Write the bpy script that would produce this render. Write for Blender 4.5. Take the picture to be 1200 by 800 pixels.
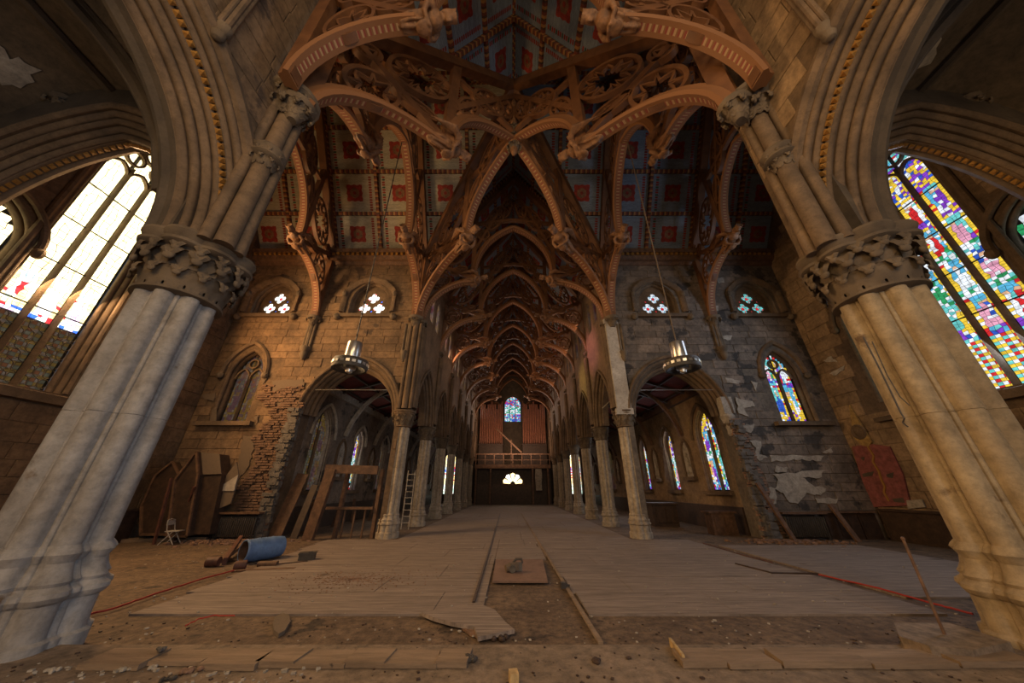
import bpy, bmesh, math, random
from mathutils import Vector, Matrix
R = math.radians
PI = math.pi
random.seed(7)
for o in list(bpy.data.objects): bpy.data.objects.remove(o, do_unlink=True)
S = bpy.context.scene
C = S.collection

# ---------------- camera ----------------
CAMP = Vector((-0.1, 0.0, 2.0)); PITCH = R(24.95); FPX = 368.0
cd = bpy.data.cameras.new('camera'); cam = bpy.data.objects.new('camera', cd); C.objects.link(cam)
cam.location = CAMP; cam.rotation_euler = (PI/2 + PITCH, 0, 0)
cd.sensor_width = 36; cd.lens = 36*FPX/1200; cd.clip_start = .05; cd.clip_end = 500
S.camera = cam
# ---------------- sky, exposure ----------------
w = bpy.data.worlds.new('world'); S.world = w; w.use_nodes = True
bg = w.node_tree.nodes['Background']; bg.inputs[0].default_value = (.72, .80, 1, 1); bg.inputs[1].default_value = .10
S.view_settings.view_transform = 'Standard'; S.view_settings.look = 'None'
S.view_settings.exposure = 0.2; S.view_settings.gamma = 1; S.view_settings.use_curve_mapping = False
# ---------------- daylight through the windows, plus added fill lights ----------------
def area(name, loc, target, sx, sy, col, power, spread=180):
    l = bpy.data.lights.new(name, 'AREA'); l.shape = 'RECTANGLE'; l.size = sx; l.size_y = sy
    l.color = col; l.energy = power; l.spread = R(spread)
    o = bpy.data.objects.new(name, l); C.objects.link(o); o.location = loc
    o.rotation_euler = (Vector(target)-Vector(loc)).to_track_quat('-Z', 'Y').to_euler()
    return o
area('daylight_great_window_left', (-15.6, 9.6, 10.5), (0, 10, 3), 2.2, 8, (1, .62, .30), 1300)
area('daylight_great_window_right', (15.6, 9.6, 9.5), (0, 10, 5), 2.2, 8, (.66, .78, 1), 330)
area('daylight_chancel_left', (-4.6, -5.5, 7.5), (8, 6, 8), 3, 5, (1, .62, .26), 560)
area('daylight_chancel_right', (4.9, -4.5, 4.6), (-7, 5.5, 3), 1.6, 3, (.62, .78, 1), 230)
area('daylight_chancel_end', (0, -9, 8.5), (0, 12, 9), 6, 8, (1, .68, .38), 560)
area('fill_left_ceiling', (4, -7, 13), (-9, 14, 18), 4, 4, (1, .74, .44), 420)  # added fill from behind the camera, warms the left roof slope
area('daylight_left_lancet', (-15.5, 12.4, 7.5), (8, 9, 14), 1.2, 4, (1, .50, .18), 520)
for sg in (-1, 1): area('fill_chancel_vault', (12.8*sg, .5, 6), (9.5*sg, 3.5, 10.5), 2, 4, (1, .72, .42), 60)  # added fill that lifts the dark aisle vault, no window behind it
area('daylight_nave_end', (0, 46.5, 12), (0, 20, 8), 2.5, 3.5, (1, .8, .65), 260)
area('daylight_aisle_right', (10.2, 26, 4), (0, 22, 3), 10, 3, (.80, .82, .9), 130)
area('daylight_aisle_left', (-10.2, 26, 4), (0, 22, 3), 10, 3, (1, .84, .66), 80)
area('daylight_clerestory_left', (-4.6, 28, 12.3), (5, 26, 10), 16, 1.2, (1, .55, .30), 420)
area('daylight_clerestory_right', (4.6, 28, 12.5), (-2, 28, 16), 16, 1.2, (1, .55, .30), 110)

def beamlight(name, loc, target, col, power, ang):
    l = bpy.data.lights.new(name, 'SPOT'); l.spot_size = R(ang); l.spot_blend = 1.0; l.shadow_soft_size = .4; l.color = col; l.energy = power
    o = bpy.data.objects.new(name, l); C.objects.link(o); o.location = loc; o.rotation_euler = (Vector(target)-Vector(loc)).to_track_quat('-Z', 'Y').to_euler()
beamlight('sunbeam_rose', (-4.7, 24, 12.6), (5.2, 19.6, 10.5), (1, .35, .40), 3800, 20)
beamlight('sunbeam_gold', (-4.7, 30, 12.6), (5.2, 22.5, 9.2), (1, .70, .12), 4200, 17)
area('fill_organ', (0, 42.5, 6.5), (0, 50, 11), 7, 1.5, (1, .62, .40), 260)  # added fill in front of the gallery to brighten the organ
# ---------------- pixel to a real plane ----------------
def W(px, py, ax, val):
    u = (px-600)/FPX; v = (400-py)/FPX; c, s = math.cos(PITCH), math.sin(PITCH)
    d = Vector((u, c-v*s, s+v*c)); i = 'xyz'.index(ax)
    return CAMP + d*((val-CAMP[i])/d[i])

# ---------------- materials ----------------
class NT:
    def __init__(s, name):
        s.m = bpy.data.materials.new(name); s.m.use_nodes = True; s.t = s.m.node_tree
        s.b = s.t.nodes['Principled BSDF']
    def n(s, typ, **kw):
        n = s.t.nodes.new(typ)
        for k, v in kw.items():
            if k in n.inputs: n.inputs[k].default_value = v
            else: setattr(n, k, v)
        return n
    def l(s, a, b): s.t.links.new(a, b)
    def mix(s, fac, a, b, mode='MIX'):
        n = s.t.nodes.new('ShaderNodeMix'); n.data_type = 'RGBA'; n.blend_type = mode
        for sock, v in ((n.inputs['Factor'], fac), (n.inputs['A'], a), (n.inputs['B'], b)):
            pass
        def put(i, v):
            if hasattr(v, 'links'): s.l(v, n.inputs[i])
            else: n.inputs[i].default_value = v if not isinstance(v, tuple) else (*v, 1)[:4]
        put(0, fac); put(6, a); put(7, b)
        return n.outputs[2]
def mat(name, c1, c2=None, scale=2.0, rough=.85, bump=.3, detail=6, spots=None, spot_t=.62, spot_scale=.8, metal=0, stretch=None, rand=0, bscale=None, bdist=.03, grime=6.0, gl=.62):
    """two-tone noise stone / wood / plaster with fine relief, in world position"""
    N = NT(name); c2 = c2 or tuple(x*.6 for x in c1)
    g = N.n('ShaderNodeNewGeometry'); pos = g.outputs['Position']
    if stretch:
        mp = N.n('ShaderNodeMapping'); mp.inputs['Scale'].default_value = stretch; N.l(pos, mp.inputs['Vector']); pos = mp.outputs[0]
    a = N.n('ShaderNodeTexNoise', Scale=scale, Detail=detail, Roughness=.65); N.l(pos, a.inputs['Vector'])
    r = N.n('ShaderNodeMapRange'); r.inputs[1].default_value = .35; r.inputs[2].default_value = .68; N.l(a.outputs[0], r.inputs[0])
    col = N.mix(r.outputs[0], c1, c2)
    if spots:
        b = N.n('ShaderNodeTexNoise', Scale=spot_scale, Detail=8, Roughness=.6); N.l(g.outputs['Position'], b.inputs['Vector'])
        q = N.n('ShaderNodeMapRange'); q.inputs[1].default_value = spot_t; q.inputs[2].default_value = spot_t+.04; N.l(b.outputs[0], q.inputs[0])
        col = N.mix(q.outputs[0], col, spots)
    fn = N.n('ShaderNodeTexNoise', Scale=grime, Detail=10, Roughness=.75); N.l(pos, fn.inputs['Vector'])
    fr_ = N.n('ShaderNodeMapRange'); fr_.inputs[1].default_value = .36; fr_.inputs[2].default_value = .60; fr_.inputs[3].default_value = gl; fr_.inputs[4].default_value = 1.12; N.l(fn.outputs[0], fr_.inputs[0])
    fc = N.n('ShaderNodeCombineColor')
    for i in range(3): N.l(fr_.outputs[0], fc.inputs[i])
    col = N.mix(1.0, col, fc.outputs[0], 'MULTIPLY')
    if rand:
        oi = N.n('ShaderNodeObjectInfo'); rr = N.n('ShaderNodeMapRange'); rr.inputs[3].default_value = 1-rand; rr.inputs[4].default_value = 1+rand
        N.l(oi.outputs['Random'], rr.inputs[0]); cmb = N.n('ShaderNodeCombineColor')
        for i in range(3): N.l(rr.outputs[0], cmb.inputs[i])
        col = N.mix(1.0, col, cmb.outputs[0], 'MULTIPLY')
    N.l(col, N.b.inputs['Base Color']); N.b.inputs['Roughness'].default_value = rough; N.b.inputs['Metallic'].default_value = metal
    if bump:
        d = N.n('ShaderNodeTexNoise', Scale=bscale or scale*6, Detail=8, Roughness=.7); N.l(pos, d.inputs['Vector'])
        bp = N.n('ShaderNodeBump', Strength=bump, Distance=bdist); N.l(d.outputs[0], bp.inputs['Height']); N.l(bp.outputs[0], N.b.inputs['Normal'])
    return N.m
def plain(name, c, rough=.6, metal=0, emit=0):
    N = NT(name); N.b.inputs['Base Color'].default_value = (*c, 1); N.b.inputs['Roughness'].default_value = rough; N.b.inputs['Metallic'].default_value = metal
    if emit: N.b.inputs['Emission Color'].default_value = (*c, 1); N.b.inputs['Emission Strength'].default_value = emit
    return N.m
M = {}
M['wall'] = mat('brown_sandstone', (.215, .135, .072), (.10, .062, .034), .9, spots=(.07, .045, .03), spot_t=.63, rand=.13, bump=.5)
M['wallr'] = mat('grey_sandstone', (.215, .165, .125), (.10, .08, .062), .9, spots=(.05, .042, .036), spot_t=.56, rand=.22, bump=.5)
M['chancel'] = mat('ochre_ashlar', (.30, .20, .11), (.17, .11, .06), 1.2, rand=.10, bump=.5)
M['joint'] = mat('mortar', (.155, .10, .055), (.075, .048, .028), 1.2)
M['jointr'] = mat('mortar_grey', (.17, .135, .10), (.08, .064, .05), 1.2)
M['dress'] = mat('dressed_stone', (.19, .125, .072), (.085, .057, .035), 1.5, bump=.4, gl=.5)
M['dark'] = mat('sooty_stone', (.10, .075, .05), (.05, .037, .026), 1.5)
M['pierL'] = mat('limestone_cool_lit', (.33, .32, .31), (.22, .195, .17), .9, bump=.35, spots=(.13, .085, .05), spot_t=.62, gl=.7)  # cool daylight on the left pier is mixed into this stone colour
M['pierR'] = mat('limestone_warm_lit', (.37, .285, .17), (.24, .175, .10), .9, bump=.35, spots=(.14, .09, .05), spot_t=.62, gl=.7)  # same stone, with the warm light on the right pier put in its colour
M['pierN'] = mat('nave_limestone', (.40, .34, .26), (.26, .21, .155), 1, bump=.25)
M['caps'] = mat('capital_stone', (.19, .14, .09), (.06, .043, .028), 3, bump=.4)
M['vault'] = mat('vault_plaster', (.12, .085, .05), (.06, .042, .026), .8, bump=.3)
M['plaster'] = mat('bare_plaster', (.42, .37, .30), (.28, .24, .19), 2, bump=.25)
M['white'] = mat('whitewash', (.50, .45, .38), (.33, .29, .24), 1.5, bump=.25, spots=(.2, .16, .12), spot_t=.64)
M['timber'] = mat('truss_timber', (.185, .078, .028), (.085, .034, .013), 3, rough=.6, bump=.2)
M['carve'] = mat('carved_timber', (.25, .12, .05), (.10, .045, .02), 5, rough=.65, bump=.4)
M['darkwood'] = mat('dark_wood', (.06, .032, .018), (.03, .016, .010), 4, rough=.6)
M['brownwood'] = mat('brown_wood', (.16, .085, .045), (.08, .04, .022), 4, rough=.7)
M['plank'] = mat('weathered_plank', (.30, .21, .135), (.17, .115, .07), 1.5, stretch=(.5, 4, 4), bump=.5, spots=(.05, .035, .025), spot_t=.68, spot_scale=3)
M['endgrain'] = mat('fresh_cut_wood', (.55, .38, .17), (.35, .24, .11), 8)
M['deck'] = mat('dusty_deck', (.29, .228, .185), (.19, .145, .115), .9, stretch=(.35, 6, 1), bump=.5, spots=(.10, .068, .045), spot_t=.66, spot_scale=.9, bscale=5, bdist=.04, grime=4, gl=.5)
M['dirt'] = mat('dirty_subfloor', (.19, .125, .075), (.10, .062, .036), 1.1, bump=.7, spots=(.05, .032, .02), spot_t=.6, spot_scale=1.3, bscale=9, bdist=.05, grime=7, gl=.35)
M['stage'] = mat('dusty_stone_step', (.26, .19, .13), (.16, .115, .075), 1.3, bump=.6, spots=(.08, .055, .035), spot_t=.70, spot_scale=3, bscale=9, bdist=.04, grime=7, gl=.5)
M['brick'] = mat('broken_brick', (.26, .15, .095), (.12, .07, .045), 5, rand=.3, bump=.6)
M['rubble'] = mat('rubble_grey', (.17, .15, .13), (.08, .07, .06), 4, bump=.8)
M['iron'] = mat('black_iron', (.04, .034, .028), (.06, .048, .038), 8, rough=.55)
M['steel'] = plain('brushed_steel', (.55, .53, .50), .3, .9)
M['gold'] = mat('gilding', (.42, .22, .05), (.22, .10, .02), 6, rough=.45)
M['red'] = mat('red_paint', (.32, .035, .02), (.16, .018, .012), 4)
M['teal'] = mat('green_paint', (.05, .10, .06), (.03, .05, .035), 4)
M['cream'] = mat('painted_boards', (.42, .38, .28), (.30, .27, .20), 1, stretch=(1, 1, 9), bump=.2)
M['creamr'] = mat('painted_boards_cool_lit', (.22, .27, .33), (.15, .18, .23), 1, stretch=(1, 1, 9), bump=.2)  # same boards as cream, bluish light put into the colour
M['redceil'] = mat('red_ceiling_boards', (.20, .03, .022), (.11, .018, .014), 2)
M['blue'] = mat('blue_plastic', (.14, .25, .46), (.10, .17, .33), 3, rough=.45)
M['redcord'] = plain('red_cord', (.35, .03, .02), .6)
M['pink'] = mat('red_painted_plaster', (.27, .085, .075), (.17, .05, .045), 4, bump=.5)
M['ochre'] = mat('ochre_plaster', (.44, .28, .09), (.28, .17, .05), 4, bump=.5)
M['lead'] = plain('lead_came', (.015, .013, .012), .7)
M['cardboard'] = mat('worn_board', (.17, .125, .085), (.11, .078, .052), 6)
M['pipe'] = mat('organ_pipe', (.34, .14, .08), (.22, .085, .05), 2, rough=.45)
M['rust'] = mat('rusty_steel', (.14, .05, .03), (.07, .03, .02), 8, rough=.6)
def emi(name, c, st):
    N = NT(name); g = N.n('ShaderNodeNewGeometry'); a = N.n('ShaderNodeTexNoise', Scale=7, Detail=3); N.l(g.outputs['Position'], a.inputs['Vector'])
    r = N.n('ShaderNodeMapRange'); r.inputs[1].default_value = .3; r.inputs[2].default_value = .7; r.inputs[3].default_value = .6; r.inputs[4].default_value = 1.3
    N.l(a.outputs[0], r.inputs[0]); mu = N.n('ShaderNodeMath', operation='MULTIPLY'); mu.inputs[1].default_value = st; N.l(r.outputs[0], mu.inputs[0])
    N.b.inputs['Base Color'].default_value = tuple(x*.2 for x in c)+(1,); N.b.inputs['Roughness'].default_value = .25
    N.b.inputs['Emission Color'].default_value = (*c, 1); N.l(mu.outputs[0], N.b.inputs['Emission Strength'])
    return N.m
PAL = {'white': (.85, .92, 1), 'sky': (.10, .45, .72), 'blue': (.03, .10, .55), 'purple': (.22, .05, .55), 'red': (.62, .025, .03), 'green': (.03, .33, .12),
       'yellow': (.85, .58, .05), 'cyan': (.15, .62, .62), 'pink': (.75, .35, .5), 'skin': (.75, .45, .28)}
PK = list(PAL)
GL = {'r': [emi('glass_'+k, c, .9) for k, c in PAL.items()],
      'b': [emi('sunlit_glass_'+k, tuple(.55*x+.45*y for x, y in zip(c, (1, .86, .6))) if k not in ('blue', 'red') else c, 3.0) for k, c in PAL.items()]}
GL['sun'] = emi('sun_struck_glass', (1, .82, .42), 3.4)
GL['dim'] = [emi('dim_glass_'+k, tuple(.12*x+.25*y for x, y in zip(c, (.6, .35, .15))), .25) for k, c in PAL.items()]

def painted(name, base, ca, cb, per, band=(.5, 99)):
    """stripes of paint along a rib: UV.x runs in metres along it"""
    N = NT(name); uv = N.n('ShaderNodeUVMap'); sp = N.n('ShaderNodeSeparateXYZ'); N.l(uv.outputs[0], sp.inputs[0])
    m1 = N.n('ShaderNodeMath', operation='MULTIPLY'); m1.inputs[1].default_value = 1/per; N.l(sp.outputs[0], m1.inputs[0])
    fr = N.n('ShaderNodeMath', operation='FRACT'); N.l(m1.outputs[0], fr.inputs[0])
    g1 = N.n('ShaderNodeMath', operation='GREATER_THAN'); g1.inputs[1].default_value = .5; N.l(fr.outputs[0], g1.inputs[0])
    g2 = N.n('ShaderNodeMath', operation='GREATER_THAN'); g2.inputs[1].default_value = .14; 
    pp = N.n('ShaderNodeMath', operation='PINGPONG'); pp.inputs[1].default_value = .5; N.l(fr.outputs[0], pp.inputs[0]); N.l(pp.outputs[0], g2.inputs[0])
    sy = sp.outputs[1]; w1 = N.n('ShaderNodeMath', operation='COMPARE'); w1.inputs[1].default_value = band[0]; w1.inputs[2].default_value = band[1]; N.l(sy, w1.inputs[0])
    c = N.mix(g1.outputs[0], ca, cb); c = N.mix(g2.outputs[0], base, c); c = N.mix(w1.outputs[0], base, c); N.l(c, N.b.inputs['Base Color']); N.b.inputs['Roughness'].default_value = .7
    return N.m
M['ribpaint'] = painted('painted_rib', (.19, .082, .03), (.34, .22, .11), (.20, .04, .025), .17, (.5, .20))
M['beampaint'] = painted('painted_beam', (.07, .028, .014), (.34, .17, .05), (.16, .035, .02), .30)

# ---------------- mesh builder ----------------
class MB:
    def __init__(s): s.v = []; s.f = []; s.m = []; s.uv = {}
    def add(s, vs, fs, mi=0, uvs=None):
        b = len(s.v); s.v += [tuple(v) for v in vs]
        for k, f in enumerate(fs):
            if uvs: s.uv[len(s.f)] = uvs[k]
            s.f.append(tuple(b+i for i in f)); s.m.append(mi)
    def hull8(s, p, mi=0, uvs=None):
        s.add(p, [(0, 3, 2, 1), (4, 5, 6, 7), (0, 1, 5, 4), (1, 2, 6, 5), (2, 3, 7, 6), (3, 0, 4, 7)], mi, uvs)
    def box(s, a, b, mi=0):
        x0, y0, z0 = a; x1, y1, z1 = b
        s.hull8([(x0, y0, z0), (x1, y0, z0), (x1, y1, z0), (x0, y1, z0), (x0, y0, z1), (x1, y0, z1), (x1, y1, z1), (x0, y1, z1)], mi)
    def obox(s, c, sz, rz=0, mi=0, rx=0, ry=0):
        Rm = Matrix.Rotation(rz, 3, 'Z') @ Matrix.Rotation(ry, 3, 'Y') @ Matrix.Rotation(rx, 3, 'X'); c = Vector(c)
        s.hull8([c + Rm @ Vector((i*sz[0]/2, j*sz[1]/2, k*sz[2]/2)) for k in (-1, 1) for i, j in ((-1, -1), (1, -1), (1, 1), (-1, 1))], mi)
    def beam(s, p, q, w, h, up=(0, 0, 1), mi=0):
        p, q = Vector(p), Vector(q); t = (q-p).normalized(); L = (q-p).length
        a = t.cross(Vector(up)); a = a.normalized() if a.length > 1e-5 else Vector((1, 0, 0)); b = a.cross(t)
        pts = [x + a*i*w/2 + b*j*h/2 for x in (p, q) for i, j in ((-1, -1), (1, -1), (1, 1), (-1, 1))]
        uvs = [[(0, 0)]*4, [(0, 0)]*4] + [[(0, 0), (0, 1), (L, 1), (L, 0)]]*4
        s.hull8(pts, mi, uvs)
    def tube(s, path, r, n=8, closed=False, mi=0, cap=True):
        path = [Vector(p) for p in path]; m = len(path); up = None; rings = []
        rr = r if hasattr(r, '__len__') else [r]*m
        for i, p in enumerate(path):
            t = (path[(i+1) % m]-path[i-1]) if closed else (path[min(i+1, m-1)]-path[max(i-1, 0)]); t.normalize()
            if up is None: up = Vector((0, 0, 1)) if abs(t.z) < .9 else Vector((1, 0, 0))
            a = t.cross(up).normalized(); b = a.cross(t).normalized(); up = b
            rings.append([p + (a*math.cos(2*PI*k/n)+b*math.sin(2*PI*k/n))*rr[i] for k in range(n)])
        s.rings(rings, closed, mi, cap)
    def rings(s, rings, closed=False, mi=0, cap=True, open_prof=False, uvlen=None):
        m, n = len(rings), len(rings[0]); fs = []; uvs = [] if uvlen else None
        for i in range(m if closed else m-1):
            for k in range(n-1 if open_prof else n):
                fs.append((i*n+k, i*n+(k+1) % n, ((i+1) % m)*n+(k+1) % n, ((i+1) % m)*n+k))
                if uvlen: uvs.append([(uvlen[i], k), (uvlen[i], k+1), (uvlen[i+1], k+1), (uvlen[i+1], k)])
        if cap and not closed and not open_prof:
            fs.append(tuple(range(n-1, -1, -1))); fs.append(tuple((m-1)*n+k for k in range(n)))
            if uvlen: uvs += [[(0, 0)]*n]*2
        s.add([v for r in rings for v in r], fs, mi, uvs)
    def lathe(s, prof, c=(0, 0, 0), n=16, mi=0, cap=True):
        c = Vector(c); s.rings([[c+Vector((r*math.cos(2*PI*k/n), r*math.sin(2*PI*k/n), z)) for k in range(n)] for r, z in prof], False, mi, cap)
    def ell(s, c, rad, n=10, m=6, mi=0, rot=None):
        c = Vector(c); rs = []
        for i in range(m+1):
            a = -PI/2 + PI*i/m; rs.append([Vector((rad[0]*math.cos(a)*math.cos(2*PI*k/n), rad[1]*math.cos(a)*math.sin(2*PI*k/n), rad[2]*math.sin(a))) for k in range(n)])
        for r in rs:
            for i in range(len(r)): r[i] = c + (rot @ r[i] if rot else r[i])
        s.rings(rs, False, mi, True)
    def mesh(s, name, mats, smooth=35):
        me = bpy.data.meshes.new(name); me.from_pydata(s.v, [], s.f)
        for m in (mats if isinstance(mats, (list, tuple)) else [mats]): me.materials.append(m)
        me.polygons.foreach_set('material_index', s.m)
        if s.uv:
            ul = me.uv_layers.new(name='UVMap')
            for p in me.polygons:
                q = s.uv.get(p.index)
                if q:
                    for k, li in enumerate(p.loop_indices): ul.data[li].uv = q[k]
        bm = bmesh.new(); bm.from_mesh(me); bmesh.ops.remove_doubles(bm, verts=bm.verts, dist=1e-5) if not s.uv else None
        bmesh.ops.recalc_face_normals(bm, faces=bm.faces); bm.to_mesh(me); bm.free()
        if smooth: 
            me.polygons.foreach_set('use_smooth', [True]*len(me.polygons)); me.set_sharp_from_angle(angle=R(smooth))
        me.update(); return me
def wpos(o):
    p = Vector((0, 0, 0))
    while o: p += o.location; o = o.parent
    return p
def link(name, me, parent=None, world=True):
    o = bpy.data.objects.new(name, me); C.objects.link(o)
    if parent:
        o.parent = parent
        if world: o.location = -wpos(parent)
    return o
def obj(name, mb, mats, parent=None, smooth=35, world=True): return link(name, mb.mesh(name, mats, smooth), parent, world)
def struct(o): o['kind'] = 'structure'; return o
def tag(o, label, cat, group=None):
    o['label'] = label; o['category'] = cat
    if group: o['group'] = group
    return o
def thing(name, label, cat, loc=(0, 0, 0), group=None):
    o = bpy.data.objects.new(name, None); C.objects.link(o); o.location = loc; o.empty_display_size = .2
    return tag(o, label, cat, group)
def one(name, mb, mats, label, cat, group=None, smooth=35, loc=None):
    """single mesh thing built in world coords, origin moved to its base"""
    me = mb.mesh(name, mats, smooth); o = bpy.data.objects.new(name, me); C.objects.link(o)
    vs = me.vertices; n = max(1, len(vs)); c = Vector((sum(v.co.x for v in vs)/n, sum(v.co.y for v in vs)/n, min(v.co.z for v in vs)))
    me.transform(Matrix.Translation(-c)); o.location = c
    return tag(o, label, cat, group)
def place(name, me, mtx, parent):
    """a piece with its own matrix (world) under a parent that only translates"""
    o = bpy.data.objects.new(name, me); C.objects.link(o); o.parent = parent
    o.matrix_local = Matrix.Translation(-wpos(parent)) @ mtx; return o
def copy_tree(o, parent=None):
    c = o.copy(); C.objects.link(c); c.parent = parent
    for ch in list(o.children): copy_tree(ch, c)
    return c
def ngon_extrude(mb, pts, n, mi=0):
    """pts 3-D polygon, thickened by vector n"""
    k = len(pts); n = Vector(n); a = [Vector(p) for p in pts]; b = [p+n for p in a]
    mb.add(a+b, [tuple(range(k-1, -1, -1)), tuple(range(k, 2*k))]+[(i, (i+1) % k, k+(i+1) % k, k+i) for i in range(k)], mi)

class Fr:
    def __init__(s, o, es, en): s.o = Vector(o); s.es = Vector(es); s.en = Vector(en)
    def P(s, a, z, d=0): return s.o + s.es*a + Vector((0, 0, z)) + s.en*d
    def mtx(s, a, z, d=0):
        m = Matrix((s.es, Vector((0, 0, 1)), s.en)).transposed().to_4x4(); m.translation = s.P(a, z, d); return m
def slab(name, fr, outer, holes, d0, d1, mats, parent=None):
    """flat wall with real openings"""
    cu = bpy.data.curves.new('t', 'CURVE'); cu.dimensions = '2D'; cu.fill_mode = 'BOTH'; cu.extrude = abs(d1-d0)/2
    for poly in [outer]+holes:
        sp = cu.splines.new('POLY'); sp.points.add(len(poly)-1); sp.use_cyclic_u = True
        for i, (a, z) in enumerate(poly): sp.points[i].co = (a, z, 0, 1)
    t = bpy.data.objects.new('t', cu); C.objects.link(t); bpy.context.view_layer.update()
    me = bpy.data.meshes.new_from_object(t.evaluated_get(bpy.context.evaluated_depsgraph_get())); bpy.data.objects.remove(t)
    me.name = name; dm = (d0+d1)/2
    for v in me.vertices: v.co = fr.P(v.co.x, v.co.y, dm+v.co.z)
    me.materials.clear()
    for m in (mats if isinstance(mats, list) else [mats]): me.materials.append(m)
    for p in me.polygons: p.material_index = 0; p.use_smooth = False
    bm = bmesh.new(); bm.from_mesh(me); bmesh.ops.remove_doubles(bm, verts=bm.verts, dist=1e-5); bmesh.ops.recalc_face_normals(bm, faces=bm.faces); bm.to_mesh(me); bm.free()
    return link(name, me, parent)
def arch(cx, a, zs, Rr, n=12):
    """pointed arch, left spring to right spring"""
    off = Rr-a; ap = math.acos(max(-1, min(1, off/Rr))); L = []
    for i in range(n+1):
        t = ap*i/n; L.append((cx+off-Rr*math.cos(t), zs+Rr*math.sin(t)))
    return L + [(2*cx-x, z) for x, z in L[-2::-1]]
def door(cx, a, z0, zs, Rr, n=12): return [(cx-a, z0)]+arch(cx, a, zs, Rr, n)+[(cx+a, z0)]
def sweep(mb, fr, path, prof, closed=False, close_prof=False, mi=0, uv=False, d0=0):
    """profile (a = outward from opening, d = towards viewer) along a planar path; path goes left to right over an arch"""
    n = len(path); rings = []; L = [0]
    for i in range(n):
        p = Vector(path[i])
        def seg(j, k): v = Vector(path[k])-Vector(path[j]); return v.normalized() if v.length > 1e-9 else Vector((1, 0))
        if closed: t1, t2 = seg((i-1) % n, i), seg(i, (i+1) % n)
        else: t1 = seg(i-1, i) if i > 0 else seg(0, 1); t2 = seg(i, i+1) if i < n-1 else seg(n-2, n-1)
        n1 = Vector((-t1.y, t1.x)); n2 = Vector((-t2.y, t2.x)); nn = (n1+n2).normalized(); k = 1/max(.5, nn.dot(n1))
        rings.append([fr.P(p.x+nn.x*a*k, p.y+nn.y*a*k, d+d0) for a, d in prof])
        if i: L.append(L[-1]+(Vector(path[i])-Vector(path[i-1])).length)
    mb.rings(rings, closed, mi, close_prof, open_prof=not close_prof, uvlen=L if uv and not closed else None)
def rolls(w, t, n, k=5):
    """moulded archivolt: n rolls with hollows, from (w,0) stepping in to (0,-t)"""
    P = [(w, 0)]
    for i in range(n):
        c = (i+.5)/n; ca, cd_ = w*(1-c), -t*c; r = .42*math.hypot(w, t)/n
        dr = Vector((-w, -t)).normalized(); nr = Vector((-dr.y, dr.x)); nr = nr if nr.y > 0 else -nr
        for j in range(k+1):
            a = PI*j/k; q = Vector((ca, cd_)) - dr*r*math.cos(a) + nr*r*math.sin(a)*(.9 if i % 2 == 0 else .35); P.append((q.x, q.y))
        q = Vector((ca, cd_))+dr*r*1.19 - nr*r*.5; P.append((q.x, q.y))
    P[-1] = (0, -t); return P
ROLL = lambda r, n=8: [(r*math.cos(2*PI*i/n), r*math.sin(2*PI*i/n)) for i in range(n)]
RECT = lambda w, d: [(-w/2, -d/2), (w/2, -d/2), (w/2, d/2), (-w/2, d/2)]
def inpoly(x, y, P):
    c = False; j = len(P)-1
    for i in range(len(P)):
        if (P[i][1] > y) != (P[j][1] > y) and x < (P[j][0]-P[i][0])*(y-P[i][1])/(P[j][1]-P[i][1])+P[i][0]: c = not c
        j = i
    return c
# one dressed block, softly chamfered
def block_mesh(mt):
    mb = MB(); e = .02
    a = [(-.5, -.5, -.5), (.5, -.5, -.5), (.5, .5, -.5), (-.5, .5, -.5)]; b = [(x, y, .2) for x, y, _ in a]; c = [(x*(1-e*1.6), y*(1-e*3.2), .5) for x, y, _ in a]
    mb.rings([a, b, c]); return mb.mesh('stone_block', mt, 0)
def ashlar(parent, fr, s0, s1, z0, z1, ch, cw, holes, mt, cap=300, keep=None, seed=1, proud=.035, gapc=.016):
    rnd = random.Random(seed); me = block_mesh(mt); z = z0; row = 0; n = 0
    while z < z1-.05 and n < cap:
        h = min(ch*rnd.choice((.82, 1, 1, 1.12)), z1-z); a = s0 - (row % 2)*cw*.5
        while a < s1 and n < cap:
            wd = cw*rnd.uniform(.75, 1.25); x0, x1 = max(a, s0), min(a+wd, s1); a += wd
            if x1-x0 < .12: continue
            ok = True
            for i in range(5):
                for j in range(4):
                    q = (x0+(x1-x0)*i/4, z+h*j/3)
                    if any(inpoly(q[0], q[1], P) for P in holes) or (keep and not keep(*q)): ok = False; break
                if not ok: break
            if not ok: continue
            d = proud*rnd.uniform(.6, 1.3)
            m = fr.mtx((x0+x1)/2, z+h/2, d/2) @ Matrix.Diagonal((x1-x0-gapc, h-gapc, d, 1)); place('stone_block', me, m, parent); n += 1
        z += h; row += 1
# ---- clustered column section ----
def lobes(R0, n, rl, n2=0, rl2=0, core=.8, N=160, rot=0):
    """radius for N angles: n big lobes, n2 thin fillets between"""
    cir = [(R0-rl, 2*PI*i/n+rot, rl) for i in range(n)] + [(R0*.80-rl2, 2*PI*(i+.5)/n+rot, rl2) for i in range(n if n2 else 0)]
    out = []
    for k in range(N):
        th = 2*PI*k/N; r = R0*core
        for D, a, q in cir:
            x = D*math.cos(th-a); y = D*abs(math.sin(th-a))
            if y < q: r = max(r, x+math.sqrt(q*q-y*y))
        out.append(r)
    return out
def column(mb, prof, c, zs, mi=0):
    """zs: list of (z, offset, roundness) -> rings of the lobed section"""
    N = len(prof); av = sum(prof)/N; c = Vector(c); rs = []
    for z, off, rd in zs:
        rs.append([c+Vector((((r*(1-rd)+av*rd)+off)*math.cos(2*PI*k/N), ((r*(1-rd)+av*rd)+off)*math.sin(2*PI*k/N), z)) for k, r in enumerate(prof)])
    mb.rings(rs)
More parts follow.
